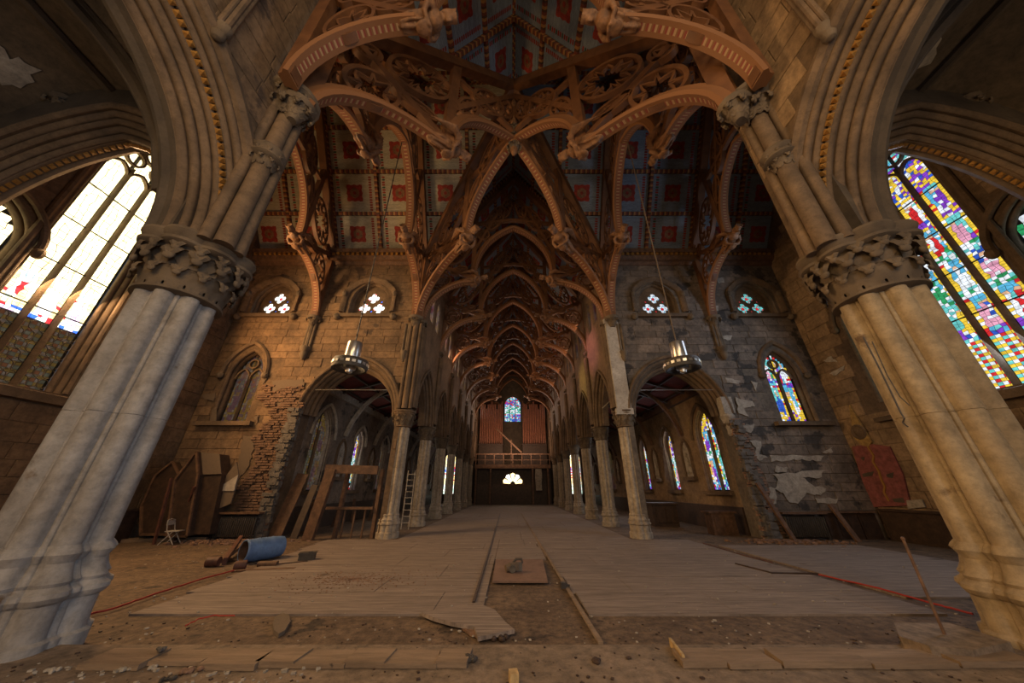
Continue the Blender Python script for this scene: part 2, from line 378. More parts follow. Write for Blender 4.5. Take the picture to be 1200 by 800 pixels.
def leaf_mesh(mt):
    """curled crocket leaf with lobed edges: z up, +x outwards"""
    mb = MB(); rs = []; n = 10
    for i in range(n+1):
        t = i/n; a = -.15+t*3.5                      # rises, then rolls over into a curl
        if t < .55: x = .04+.22*(t/.55)**2; z = .80*t/.55; nx, nz = 1, .1
        else: b = (t-.55)/.45*PI*1.15; x = .26+.22*(1-math.cos(b)); z = .80+.20*math.sin(b); nx, nz = math.cos(b*.0+PI/2-b+PI/2), math.sin(PI/2+b*.0)
        wd = (.10+.26*math.sin(min(1, t*1.05)*PI)**.7)*(1+.34*(i % 2)); rs.append([(x-.05, -wd, z-.03), (x+.05, -wd*.55, z), (x-.02, 0, z-.01), (x+.05, wd*.55, z), (x-.05, wd, z-.03), (x-.10, 0, z-.05)])
    mb.rings(rs); mb.ell((.60, 0, .66), (.13, .15, .13), 7, 5)
    return mb.mesh('leaf', mt, 50)

# =====================================================================
# MEASURES
YF = 15.8      # wall of the transept towards the nave (facing the camera)
XE = 16.1      # gable walls of the transept
XC = 6.0       # chancel walls
YN = 4.75      # where the chancel ends and the crossing begins
YC = 10.2; ZE = 15.5; ZR = 23.4; HA = 5.6; ZS = 10.8
BAY = 4.7; XN = 5.6; XO = 10.9; YB = 50.0
FW = Fr((0, YF, 0), (1, 0, 0), (0, -1, 0))
side = lambda sg: ('left', 'right')[sg > 0]
ord_ = ['first', 'second', 'third', 'fourth', 'fifth', 'sixth', 'seventh', 'eighth']

# ---------------- floor ----------------
mb = MB(); mb.box((-XE-.5, 5.28, -.3), (XE+.5, YB+.5, 0)); floor = struct(obj('floor', mb, M['dirt']))
mb = MB(); mb.box((-XE-.5, -4, -.3), (XE+.5, 5.28, .18)); stage = struct(obj('floor_chancel_step', mb, M['stage']))
def deckpoly(name, pts, z, mt=M['deck'], th=.035, parent=floor):
    mb = MB(); ngon_extrude(mb, [(x, y, z) for x, y in pts], (0, 0, -th)); return obj(name, mb, mt, parent, 0)
G = lambda px, py, z=0: W(px, py, 'z', z)
def gp(*pp, z=.035): return [tuple(G(a, b, z))[:2] for a, b in pp]
# raised board decks either side of the aisle strip; each sheet a piece
yl = G(400, 719, .035).y
def sheets(x0f, x1f, y0, y1, sy, sx, seed):
    rnd = random.Random(seed); y = y0; r = 0
    while y < y1-.1:
        yy = min(y+sy, y1); x0, x1 = x0f((y+yy)/2), x1f((y+yy)/2); a = x0; first = True
        while a < x1-.05:
            b = min(a+(sx*.5 if first and r % 2 else sx), x1); first = False
            z = .035+rnd.uniform(-.004, .004)
            deckpoly('deck_sheet', [(a+.006, y+.006), (b-.006, y+.006), (b-.006, yy-.006), (a+.006, yy-.006)], z); a = b
        y = yy; r += 1
xl = lambda y: -6.6-(y-yl)*.15
xs_l = lambda y: -.62; xs_r = lambda y: 1.25-(y-yl)*.055
sheets(xl, xs_l, yl, 15.4, 1.25, 2.6, 3)
sheets(xs_r, lambda y: 7.4-(y-yl)*.02, yl, 15.4, 1.25, 2.6, 4)
sheets(xs_l, xs_r, G(600, 655, .03).y, 15.4, 2.2, 2.0, 8)
sheets(lambda y: -4.9, lambda y: 4.9, 15.4, 44.5, 2.5, 2.6, 5)
sheets(lambda y: 7.7, lambda y: 13.0, yl+.9, 14.0, 2.5, 2.65, 6)

# ---------------- facing wall with aisle arches, lancets and trefoil windows ----------------
ARA, ARR, ARZ = 1.95, 2.5, 5.35
def facing(sg):
    cxs = 8.35*sg; holes = []
    aw = .5
    rg = random.Random(5+sg)
    hole = [(cxs-ARA-aw, 0)]+arch(cxs, ARA+aw, ARZ, ARR+aw)+[(cxs+ARA+aw, 0)]
    outerx = cxs+sg*(ARA+aw)
    tre = {c: door(c*sg, 1.12, 11.15, 11.9, 1.5, 8) for c in (8.5, 14.2)}
    lan = door(14.25*sg, .95, 5.0, 7.4, 1.7, 8)
    win = list(tre.values())+[lan]
    x0, x1 = sorted((XN*sg+.05*sg, XE*sg)); xo = sorted((cxs-ARA-aw, cxs+ARA+aw))
    top = arch(cxs, ARA+aw, ARZ, ARR+aw)
    # outline runs round the archway, which is open to the floor
    inner = [(xo[0], -.02)]+top+[(xo[1], -.02)]
    outer = [(x0, -.02)]+inner+[(x1, -.02), (x1, ZE-.3), (x0, ZE-.3)]
    wl = struct(slab('wall_transept_'+side(sg), FW, outer, win, -.9, 0, M['joint'] if sg < 0 else M['jointr']))
    ashlar(wl, FW, x0+.05, x1-.02, .05, ZE-.9, .46, 1.05, win+[hole], M['wall'] if sg < 0 else M['wallr'], 300, seed=10+sg)
    # aisle archway mouldings
    mb = MB(); sweep(mb, FW, top_in := arch(cxs, ARA, ARZ, ARR, 14), rolls(aw, .75, 4)); sweep(mb, FW, arch(cxs, ARA+aw+.12, ARZ, ARR+aw+.12, 14), ROLL(.09), close_prof=True, d0=.06)
    obj('arch_moulding', mb, M['dress'], wl)
    # trefoil windows
    for k, c in enumerate((8.5, 14.2)):
        cc = c*sg; wn = struct(bpy.data.objects.new('window_%d' % (1+k+2*(sg > 0)), None)); C.objects.link(wn); wn.location = FW.P(cc, 11.15, 0)
        mb = MB(); P = arch(cc, 1.02, 11.9, 1.4, 10)
        sweep(mb, FW, [(cc-1.02, 11.2)]+P+[(cc+1.02, 11.2)], rolls(.22, .38, 2)); obj('window_frame', mb, M['dress'], wn)
        mb = MB(); hp = [(cc-1.45, 11.2), (cc-1.45, 12.45), (cc-1.3, 12.75), (cc-.75, 13.25), (cc, 13.5), (cc+.75, 13.25), (cc+1.3, 12.75), (cc+1.45, 12.45), (cc+1.45, 11.2)]
        sweep(mb, FW, hp, [(-.16, 0), (-.13, .10), (-.05, .15), (.05, .20), (.12, .20), (.14, 0)]); obj('hood_mould', mb, M['dress'], wn)
        mb = MB(); a = FW.P(cc-1.7, 10.85, 0); b = FW.P(cc+1.7, 11.05, .22)
        mb.box(tuple(min(p) for p in zip(a, b)), tuple(max(p) for p in zip(a, b)))
        obj('window_sill', mb, M['dress'], wn)
        mb = MB()
        for s2 in (-1, 1): mb.ell(FW.P(cc+s2*1.6, 10.85, .15), (.2, .2, .2), 8, 6); mb.ell(FW.P(cc+s2*1.48, 12.4, .15), (.16, .16, .2), 8, 6)
        obj('carved_boss', mb, M['caps'], wn)
        # stone plate with three quatrefoils
        cen = [(cc, 12.42), (cc-.43, 11.72), (cc+.43, 11.72)]; hol = []
        for (qx, qz) in cen:
            pts = []
            for i in range(40):
                th = 2*PI*i/40; rr = .20+.15*abs(math.cos(2*th+PI/2*0))**.6; pts.append((qx+rr*math.cos(th+PI/4*0), qz+rr*math.sin(th)))
            hol.append(pts)
        hol += [[(cc+dx+.07*math.cos(a*PI/3), zz+.07*math.sin(a*PI/3)) for a in range(6)] for dx, zz in ((0, 11.52), (-.52, 12.18), (.52, 12.18))]
        slab('tracery_plate', FW, [(cc-1.08, 11.18)]+arch(cc, 1.08, 11.9, 1.46, 8)+[(cc+1.08, 11.18)], hol, -.48, -.40, M['dress'], wn)
        key = 'b' if sg < 0 else 'r'; cols = {(-1, 0): ('white', 'red'), (-1, 1): ('white', 'cyan'), (1, 0): ('white', 'sky'), (1, 1): ('cyan', 'red')}[(sg, k)]
        for (qx, qz) in cen:
            mb = MB()
            for i in range(24):
                a0, a1 = 2*PI*i/24+.02, 2*PI*(i+1)/24-.02
                for q, (r0, r1) in enumerate(((0.1, .2), (.21, .28), (.29, .37))):
                    mb.add([FW.P(qx+r*math.cos(a), qz+r*math.sin(a), -.50) for r, a in ((r0, a0), (r1, a0), (r1, a1), (r0, a1))], [(0, 1, 2, 3)], PK.index(cols[0] if (i+q) % (5 if cols[1] != 'red' or sg > 0 else 7) else cols[1]))
            mb.add([FW.P(qx+.09*math.cos(a*PI/5), qz+.09*math.sin(a*PI/5), -.50) for a in range(10)], [tuple(range(10))], PK.index('red' if sg > 0 or k else 'white'))
            obj('pane', mb, GL[key], wn, 0)
        mb = MB()
        for dx, zz in ((0, 11.52), (-.52, 12.18), (.52, 12.18)): mb.add([FW.P(cc+dx+.08*math.cos(a*PI/3), zz+.08*math.sin(a*PI/3), -.5) for a in range(6)], [tuple(range(6))], PK.index('blue' if sg < 0 else 'red'))
        obj('small_pane', mb, GL[key], wn, 0)
    return wl
wall_f = {sg: facing(sg) for sg in (-1, 1)}

# ---------------- stained glass ----------------
def light(parent, fr, a0, a1, z0, z1, style, key, depth, panels, cell=.11, top=None, name='pane'):
    """one light: its leaded panels stacked from the sill; top(a,z)->bool cuts the head"""
    mats = GL[key] if key != 'sun' else [GL['sun']]*len(PK)
    nx = max(3, round((a1-a0)/cell)); z = z0
    for pi, (h, kind) in enumerate(panels):
        if z >= z1-.05: break
        h = min(h, z1-z); nz = max(2, round(h/cell)); rnd = random.Random(int(a0*100)+pi*7+style); mb = MB()
        jit = {}
        def pt(i, j):
            if (i, j) not in jit:
                e = i in (0, nx) or j in (0, nz) or kind in ('lattice', 'border')
                jit[i, j] = (a0+(a1-a0)*(i+(0 if e else rnd.uniform(-.3, .3)))/nx, z+h*(j+(0 if e else rnd.uniform(-.3, .3)))/nz)
            return jit[i, j]
        fig = [(rnd.uniform(.25, .75), rnd.uniform(.18, .3), rnd.choice(['red', 'blue', 'purple', 'green', 'yellow', 'white', 'pink'])) for _ in range(rnd.choice((1, 2, 2)))]
        bgc = rnd.choice(['sky', 'cyan', 'sky', 'blue', 'white']); grd = rnd.choice(['green', 'purple', 'white'])
        for i in range(nx):
            for j in range(nz):
                q = [pt(i, j), pt(i+1, j), pt(i+1, j+1), pt(i, j+1)]; m = (sum(a for a, b in q)/4, sum(b for a, b in q)/4)
                if top and not top(*m): continue
                u, v = (i+.5)/nx, (j+.5)/nz
                if kind == 'lattice':
                    c = ['yellow', 'white', 'cyan', 'yellow', 'red', 'white'][(i*2+j*3+((i+j) % 2)) % 6]
                elif kind == 'canopy': c = rnd.choice(['yellow', 'yellow', 'white', 'blue', 'purple', 'yellow'])
                elif kind == 'gem': c = rnd.choice(['blue', 'purple', 'white', 'red', 'sky', 'cyan'])
                elif kind == 'text': c = rnd.choice(['white', 'white', 'green', 'cyan'])
                else:
                    c = bgc if rnd.random() < .75 else rnd.choice(['white', 'cyan'])
                    if v < .2: c = grd
                    for fx, fw, fc in fig:
                        if abs(u-fx) < fw*(1.1-v) and v < .68: c = fc if rnd.random() < .85 else 'white'
                        if math.hypot((u-fx)/.12, (v-.75)/.1) < 1: c = 'skin'
                    if u < 1.1/nx or u > 1-1.1/nx: c = rnd.choice(['yellow', 'red', 'yellow', 'white']) if (j % 2) else 'yellow'
                g = .08; cx, cz = m
                mb.add([fr.P(cx+(a-cx)*(1-g), cz+(b-cz)*(1-g), depth) for a, b in q], [(0, 1, 2, 3)], PK.index(c))
        if mb.f: obj(name, mb, mats, parent, 0)
        z += h
SC = [(.9, 'scene'), (.28, 'text')]

# ---------------- gable walls of the transept ----------------
def endwall(sg):
    fr = Fr((XE*sg, 0, 0), (0, 1, 0), (-sg, 0, 0)); GA, GC, GZ, GR = 1.16, 9.6, 14.2, 1.9
    big = door(GC, GA+.35, 5.0, GZ, GR+.35, 10)
    sl = {c: door(c, .80, 5.4, 9.2, 1.5, 8) for c in (7.25, 12.9)}
    holes = [big]+list(sl.values())
    outer = [(YN-.2, -.02), (YF, -.02), (YF, ZE), (YC, ZR), (YN-.2, ZE)]
    wl = struct(slab('wall_'+side(sg), fr, outer, holes, -.9, 0, M['joint']))
    ashlar(wl, fr, YN, YF, .05, ZR-.5, .62, 1.25, holes, M['wall'] if sg < 0 else M['chancel'], 300, keep=lambda a, z: z < ZE+(ZR-ZE)*(1-abs(a-YC)/5.6)-.1, seed=30+sg)
    mb = MB(); a = fr.P(YN, 4.6, 0); b = fr.P(14.0, 4.78, .28); mb.box(tuple(min(p) for p in zip(a, b)), tuple(max(p) for p in zip(a, b))); obj('string_course', mb, M['dress'], wl)
    # great window
    wn = struct(bpy.data.objects.new('window_%d' % (5 if sg < 0 else 6), None)); C.objects.link(wn); wn.location = fr.P(GC, 5, 0)
    P = [(GC-GA, 5.05)]+arch(GC, GA, GZ, GR, 12)+[(GC+GA, 5.05)]
    mb = MB(); sweep(mb, fr, P, rolls(.35, .5, 3)); sweep(mb, fr, [(a+(-.5 if a < GC else .5 if a > GC else 0), z+(.3 if a == GC else 0)) for a, z in P], ROLL(.1), close_prof=True, d0=.05); obj('window_frame', mb, M['dress'], wn)
    mb = MB(); q = [fr.P(GC-GA-.4, 5.0, -.75), fr.P(GC+GA+.4, 5.0, -.75), fr.P(GC+GA+.4, 4.78, .22), fr.P(GC-GA-.4, 4.78, .22)]
    ngon_extrude(mb, q, (0, 0, .12)); obj('window_sill', mb, M['dress'], wn)
    lw = 2*GA/3; head = door(GC, GA, 5, GZ, GR, 12)
    for k in (1, 2):
        mb = MB(); a = GC-GA+lw*k; mb.rings([[fr.P(a+da, z, -.5+dd) for da, dd in ((-.07, 0), (-.05, .12), (0, .2), (.05, .12), (.07, 0), (0, -.08))] for z in (5.0, 9, 13, GZ+.3)]); obj('mullion', mb, M['dress'], wn)
    for k in range(3):
        c = GC-GA+lw*(k+.5); mb = MB(); sweep(mb, fr, arch(c, lw/2, GZ-.2, lw*.75, 6), RECT(.09, .16), close_prof=True, d0=-.48); obj('light_head', mb, M['dress'], wn)
    for a, zz in ((GC-.5, GZ+.85), (GC+.5, GZ+.85), (GC, GZ+1.45)):
        mb = MB(); sweep(mb, fr, [(a+.33*math.cos(t*PI/8), zz+.33*math.sin(t*PI/8)) for t in range(16)], RECT(.08, .16), closed=True, close_prof=True, d0=-.48); obj('tracery_ring', mb, M['dress'], wn)
    for z in (7.7, 9.4, 11.1, 12.8):
        mb = MB(); mb.tube([fr.P(GC-GA, z, -.48), fr.P(GC+GA, z, -.48)], .025, 6); obj('saddle_bar', mb, M['lead'], wn)
    for k in range(3):
        a0 = GC-GA+lw*k+.06; a1 = a0+lw-.12; top = lambda a, z: inpoly(a, z, head)
        if sg > 0: light(wn, fr, a0, a1, 5.05, 16.2, k, 'r', -.55, [(1.75, 'lattice'), (.3, 'gem'), (1.2, 'scene'), (.35, 'text'), (1.2, 'scene'), (.35, 'text'), (1.2, 'scene'), (.4, 'canopy'), (1.2, 'scene'), (1.6, 'canopy'), (1.2, 'gem'), (2, 'canopy'), (2, 'gem')], .12, top)
        else:
            light(wn, fr, a0, a1, 5.05, 7.6, k, 'dim', -.55, [(2.2, 'lattice')], .13, top)
            light(wn, fr, a0, a1, 7.3, 8.8, k+5, 'b', -.55, [(.2, 'gem'), (1.3, 'scene')], .12, top)
            light(wn, fr, a0, a1, 8.8, 16.2, k, 'sun', -.55, [(1.5, 'scene')]*5, .24, top)
    mb = MB(); ngon_extrude(mb, [fr.P(a, z, -.60) for a, z in door(GC, GA+.05, 5, GZ, GR+.05, 12)], -fr.en*.02); obj('lead_backing', mb, M['lead'], wn, 0)
    if sg < 0:   # iron lattice guard over the lowest panels
        mb = MB()
        for k in range(3):
            a0 = GC-GA+lw*k
            for i in range(3):
                for j in range(6):
                    mb.tube([fr.P(a0+lw*(i+.5)/3+.14*math.cos(t*PI/4), 5.3+j*.36+.17*math.sin(t*PI/4), -.5) for t in range(8)], .014, 4, True)
        g = obj('iron_lattice', mb, M['caps'], wn); g['kind'] = 'stuff'
    for k, c in enumerate((7.25, 12.9)):
        w2 = struct(bpy.data.objects.new('window_%d' % ((7 if sg < 0 else 9)+k), None)); C.objects.link(w2); w2.location = fr.P(c, 5.4, 0)
        P = [(c-.65, 5.4)]+arch(c, .65, 9.2, 1.3, 8)+[(c+.65, 5.4)]
        mb = MB(); sweep(mb, fr, P, rolls(.22, .4, 2)); sweep(mb, fr, arch(c, 1.05, 9.2, 1.7, 8), ROLL(.11), close_prof=True, d0=.08)
        for s2 in (-1, 1): mb.ell(fr.P(c+s2*1.05, 9.1, .12), (.16, .16, .2), 8, 6)
        obj('window_frame', mb, M['dress'], w2)
        hd = door(c, .64, 5.4, 9.2, 1.29, 8)
        light(w2, fr, c-.6, c+.6, 5.45, 10.4, k, 'sun' if sg < 0 and k == 0 else 'r' if sg > 0 else 'dim', -.45, [(1.2, 'text'), (1.2, 'text')]*3, .2, lambda a, z: inpoly(a, z, hd))
        mb = MB(); ngon_extrude(mb, [fr.P(a, z, -.47) for a, z in hd], -fr.en*.02); obj('lead_backing', mb, M['lead'], w2, 0)
    return wl
wall_e = {sg: endwall(sg) for sg in (-1, 1)}

# lancets in the facing wall
def lancet(sg, key, n):
    c = 14.25*sg; w2 = struct(bpy.data.objects.new('window_%d' % n, None)); C.objects.link(w2); w2.location = FW.P(c, 5, 0)
    P = [(c-.78, 5.0)]+arch(c, .78, 7.4, 1.5, 8)+[(c+.78, 5.0)]
    mb = MB(); sweep(mb, FW, P, rolls(.2, .42, 2)); sweep(mb, FW, arch(c, 1.15, 7.5, 1.9, 10), [(-.1, 0), (-.08, .12), (.05, .18), (.12, .1), (.12, 0)]); obj('window_frame', mb, M['dress'], w2)
    mb = MB()
    for s2 in (-1, 1): mb.ell(FW.P(c+s2*1.18, 7.35, .12), (.18, .16, .18), 8, 6)
    obj('carved_boss', mb, M['caps'], w2)
    mb = MB(); a, b = FW.P(c-1.4, 4.75, 0), FW.P(c+1.4, 4.95, .3); mb.box(tuple(min(p) for p in zip(a, b)), tuple(max(p) for p in zip(a, b))); obj('window_sill', mb, M['dress'], w2)
    mb = MB(); mb.rings([[FW.P(c+da, z, -.42+dd) for da, dd in ((-.06, 0), (0, .14), (.06, 0), (0, -.06))] for z in (5.0, 7.5)]); obj('mullion', mb, M['dress'], w2)
    for s2 in (-1, 1):
        mb = MB(); sweep(mb, FW, arch(c+s2*.38, .36, 7.3, .6, 6), RECT(.07, .14), close_prof=True, d0=-.4); obj('light_head', mb, M['dress'], w2)
    mb = MB(); sweep(mb, FW, [(c+.24*math.cos(t*PI/8), 8.15+.24*math.sin(t*PI/8)) for t in range(16)], RECT(.07, .14), closed=True, close_prof=True, d0=-.4); obj('tracery_ring', mb, M['dress'], w2)
    hd = door(c, .77, 5, 7.4, 1.49, 8)
    for s2 in (-1, 1):
        a0 = c-.72 if s2 < 0 else c+.05
        light(w2, FW, a0, a0+.67, 5.05, 8.7, 3+s2, key, -.48, [(.5, 'canopy'), (1.3, 'scene'), (.5, 'gem'), (1, 'scene'), (.6, 'gem')], .12, lambda a, z: inpoly(a, z, hd))
    mb = MB(); ngon_extrude(mb, [FW.P(a, z, -.5) for a, z in hd], -FW.en*.02); obj('lead_backing', mb, M['lead'], w2, 0)
lancet(-1, 'dim', 11); lancet(1, 'r', 12)

# ---------------- cornice ----------------
for sg in (-1, 1):
    mb = MB(); x0, x1 = sorted((XN*sg, XE*sg))
    prof = [(0, 0), (.0, .12), (.18, .22), (.22, .40), (.42, .50), (.60, .52), (.60, .62), (.85, .66), (.85, 0)]
    rs = [[(x, YF-d+.02, ZE-.95+z) for z, d in prof] for x in (x0, x1)]; mb.rings(rs); cn = struct(obj('trim_%d' % (1+(sg > 0)), mb, M['brownwood'], smooth=0))
    mb = MB(); k = x0+.15
    while k < x1-.2: mb.box((k, YF-.60, ZE-.52), (k+.14, YF-.5, ZE-.38)); k += .30
    q = obj('dentil_row', mb, M['gold'], cn, 0); q['kind'] = 'stuff'

# ---------------- chancel walls with their arches ----------------
CA, CCY, CZ, CR = 3.12, 1.35, 6.4, 3.4; CW = .70
DOG = None
def dog_mesh():
    mb = MB(); mb.add([(-.5, -.5, 0), (.5, -.5, 0), (.5, .5, 0), (-.5, .5, 0), (0, 0, .8)], [(0, 1, 4), (1, 2, 4), (2, 3, 4), (3, 0, 4), (3, 2, 1, 0)]); return mb.mesh('dogtooth', M['gold'], 0)
DOG = dog_mesh()
def dogteeth(parent, fr, path, off, d, step, size, dirv=None, flip=1):
    """pyramid ornaments spaced along the hollow of an archivolt"""
    acc = 0; n = 0
    for i in range(len(path)-1):
        p, q = Vector(path[i]), Vector(path[i+1]); L = (q-p).length
        t = (q-p).normalized(); nn = Vector((-t.y, t.x))
        while acc < L:
            c = p+t*acc+nn*off; T = fr.es*t.x+Vector((0, 0, t.y)); Nn = fr.es*nn.x+Vector((0, 0, nn.y))
            Z = (fr.en*.75 - Nn*.65*flip).normalized(); Y = Z.cross(T).normalized()
            m = Matrix((T, Y, Z)).transposed().to_4x4() @ Matrix.Scale(size, 4); m.translation = fr.P(c.x, c.y, d); place('dogtooth', DOG, m, parent); n += 1
            if n > 290: return
            acc += step
        acc -= L
for sg in (-1, 1):
    xc = 6.0 if sg < 0 else 6.25; fr = Fr((xc*sg, 0, 0), (0, 1, 0), (-sg, 0, 0))
    hole = arch(CCY, CA+CW, CZ, CR+CW, 14)
    outer = [(-4, ZE+.4), (-4, CZ), *hole, (YN+.75, CZ), (YN+.75, ZE+.4)]
    wl = struct(slab('wall_chancel_'+side(sg), fr, outer, [], -1.10, 0, M['joint']))
    ashlar(wl, fr, -3.5, YN+.7, CZ, ZE, .55, 1.1, [[(CCY-CA-CW-.1, 0)]+arch(CCY, CA+CW+.12, CZ, CR+CW+.12, 14)+[(CCY+CA+CW+.1, 0)]], M['chancel'] if sg > 0 else M['wall'], 300, seed=50+sg, gapc=.02, proud=.02)
    P = arch(CCY, CA, CZ, CR, 22)
    mb = MB(); sweep(mb, fr, P, rolls(CW, .75, 6, 6)); obj('arch_moulding', mb, M['dress'], wl)
    mb = MB(); sweep(mb, fr, arch(CCY, CA+CW+.14, CZ, CR+CW+.14, 22), [(-.16, 0), (-.14, .1), (-.04, .17), (.08, .14), (.12, 0)]); obj('hood_mould', mb, M['dress'], wl)
    mb = MB(); sweep(mb, fr, P, [(0, -.75), (.02, -.9), (-.04, -1.0), (.02, -1.12), (.5, -1.12)]); obj('arch_soffit', mb, M['dark'], wl)
    dogteeth(wl, fr, P, CW*.60, -.75*.30, .125, .11)
    # transverse arch into the transept
    ft = Fr((0, YN-.25, 0), (1, 0, 0), (0, -1, 0)); TA, TC, TZ, TR = 2.75, 9.95*sg, CZ, 3.75; tw = .55
    hole = arch(TC, TA+tw, TZ, TR+tw, 14); x0, x1 = sorted((XC*sg+.6*sg, XE*sg)); 
    xo = sorted((TC-TA-tw, TC+TA+tw))
    outer = [(x0, CZ-.02), (xo[0], CZ-.02)]+hole+[(xo[1], -.02), (x1, -.02), (x1, ZE+.3), (x0, ZE+.3)] if sg > 0 else [(x0, -.02), (xo[0], -.02)]+hole+[(xo[1], CZ-.02), (x1, CZ-.02), (x1, ZE+.3), (x0, ZE+.3)]
    wt = struct(slab('wall_transept_east_'+side(sg), ft, outer, [], -.95, 0, M['dark']))
    mb = MB(); sweep(mb, ft, arch(TC, TA, TZ, TR, 18), rolls(tw, .6, 5)); sweep(mb, ft, arch(TC, TA, TZ, TR, 18), [(0, -.6), (.03, -.75), (-.05, -.85), (.05, -.95), (.3, -.97)]); obj('arch_moulding', mb, M['dress'], wt)
    dogteeth(wt, ft, arch(TC, TA, TZ, TR, 18), -.01, -.70, .15, .11, flip=1.6)
    # outer wall and rib vault of the chancel aisle
    fo = Fr((13.2*sg, 0, 0), (0, 1, 0), (-sg, 0, 0)); wo = struct(slab('wall_chancel_aisle_'+side(sg), fo, [(-4, 0), (YN-.25, 0), (YN-.25, 14), (-4, 14)], [], -.4, 0, M['vault']))
    X0, X1, Y0, Y1 = XC*sg+1.2*sg, 13.2*sg, -2.2, YN-.25; Xm, Ym = (X0+X1)/2, (Y0+Y1)/2; zp = 11.4; zw = 6.6
    def vz(x, y):
        u = abs(x-Xm)/abs(X1-Xm); v = abs(y-Ym)/abs(Y1-Ym); f = lambda t: math.sqrt(max(0, 1-(t*.98)**2))
        return zw+(zp-zw)*max(f(u), f(v))*(.94+.06*(1-max(u, v)))
    mb = MB(); n = 24; rs = []
    for i in range(n+1): rs.append([(X0+(X1-X0)*i/n, Y0+(Y1-Y0)*j/n, vz(X0+(X1-X0)*i/n, Y0+(Y1-Y0)*j/n)) for j in range(n+1)])
    mb.rings(rs, open_prof=True, cap=False); cv = struct(obj('ceiling_chancel_aisle_'+side(sg), mb, M['vault'], smooth=25))
    for (ax, ay) in ((X0, Y0), (X0, Y1), (X1, Y0), (X1, Y1)):
        pth = [(ax+(Xm-ax)*t/12, ay+(Ym-ay)*t/12) for t in range(13)]
        mb = MB(); mb.tube([(x, y, vz(x, y)-.06) for x, y in pth], .13, 7); mb.tube([(x+.14, y, vz(x, y)-.02) for x, y in pth], .07, 6); mb.tube([(x-.14, y, vz(x, y)-.02) for x, y in pth], .07, 6); obj('vault_rib', mb, M['dark'], cv)
    for pth in ([(X0+(X1-X0)*t/16, Ym) for t in range(17)], [(Xm, Y0+(Y1-Y0)*t/16) for t in range(17)]):
        mb = MB(); mb.tube([(x, y, vz(x, y)-.05) for x, y in pth], .11, 7); obj('ridge_rib', mb, M['dark'], cv)
    mb = MB(); mb.ell((Xm, Ym, vz(Xm, Ym)-.15), (.4, .4, .25), 10, 6); obj('boss', mb, M['caps'], cv)
    rnd = random.Random(9+sg)
    for (x, y) in [(Xm+rnd.uniform(-2.4, 2.4), Ym+rnd.uniform(-.5, 2.9)) for _ in range(9)]:
        mb = MB(); k = 16; rr = rnd.uniform(.15, .5); ph = rnd.uniform(0, 6)
        pts = []
        for i in range(k):
            a = 2*PI*i/k; r = rr*rnd.uniform(.55, 1.1); px, py = x+1.6*r*math.cos(a)*math.cos(ph)-r*math.sin(a)*math.sin(ph), y+1.6*r*math.cos(a)*math.sin(ph)*.7+r*math.sin(a)*math.cos(ph); px = min(max(px, min(X0, X1)+.2), max(X0, X1)-.2); py = min(max(py, Y0+.2), Y1-.2); pts.append((px, py, vz(px, py)-.035))
        cx, cy = sum(p[0] for p in pts)/k, sum(p[1] for p in pts)/k
        mb.add(pts+[(cx, cy, vz(cx, cy)-.035)], [(i, (i+1) % k, k) for i in range(k)]); obj('bare_plaster_patch', mb, M['plaster'], cv)
    # wall shaft on a carved corbel high on the chancel wall
    mb = MB(); c = fr.P(3.05, 0, .14)
    for da, r in ((-.10, .05), (0, .08), (.10, .05)): mb.tube([(c.x, c.y+da, 10.3), (c.x, c.y+da, ZE)], r, 10)
    ws = obj('wall_shaft', mb, M['dress'], wl)
    mb = MB(); mb.lathe([(.02, 9.9), (.08, 9.93), (.12, 10.03), (.10, 10.12), (.15, 10.22), (.15, 10.32)], (c.x, c.y, 0), 10); obj('corbel', mb, M['caps'], ws)

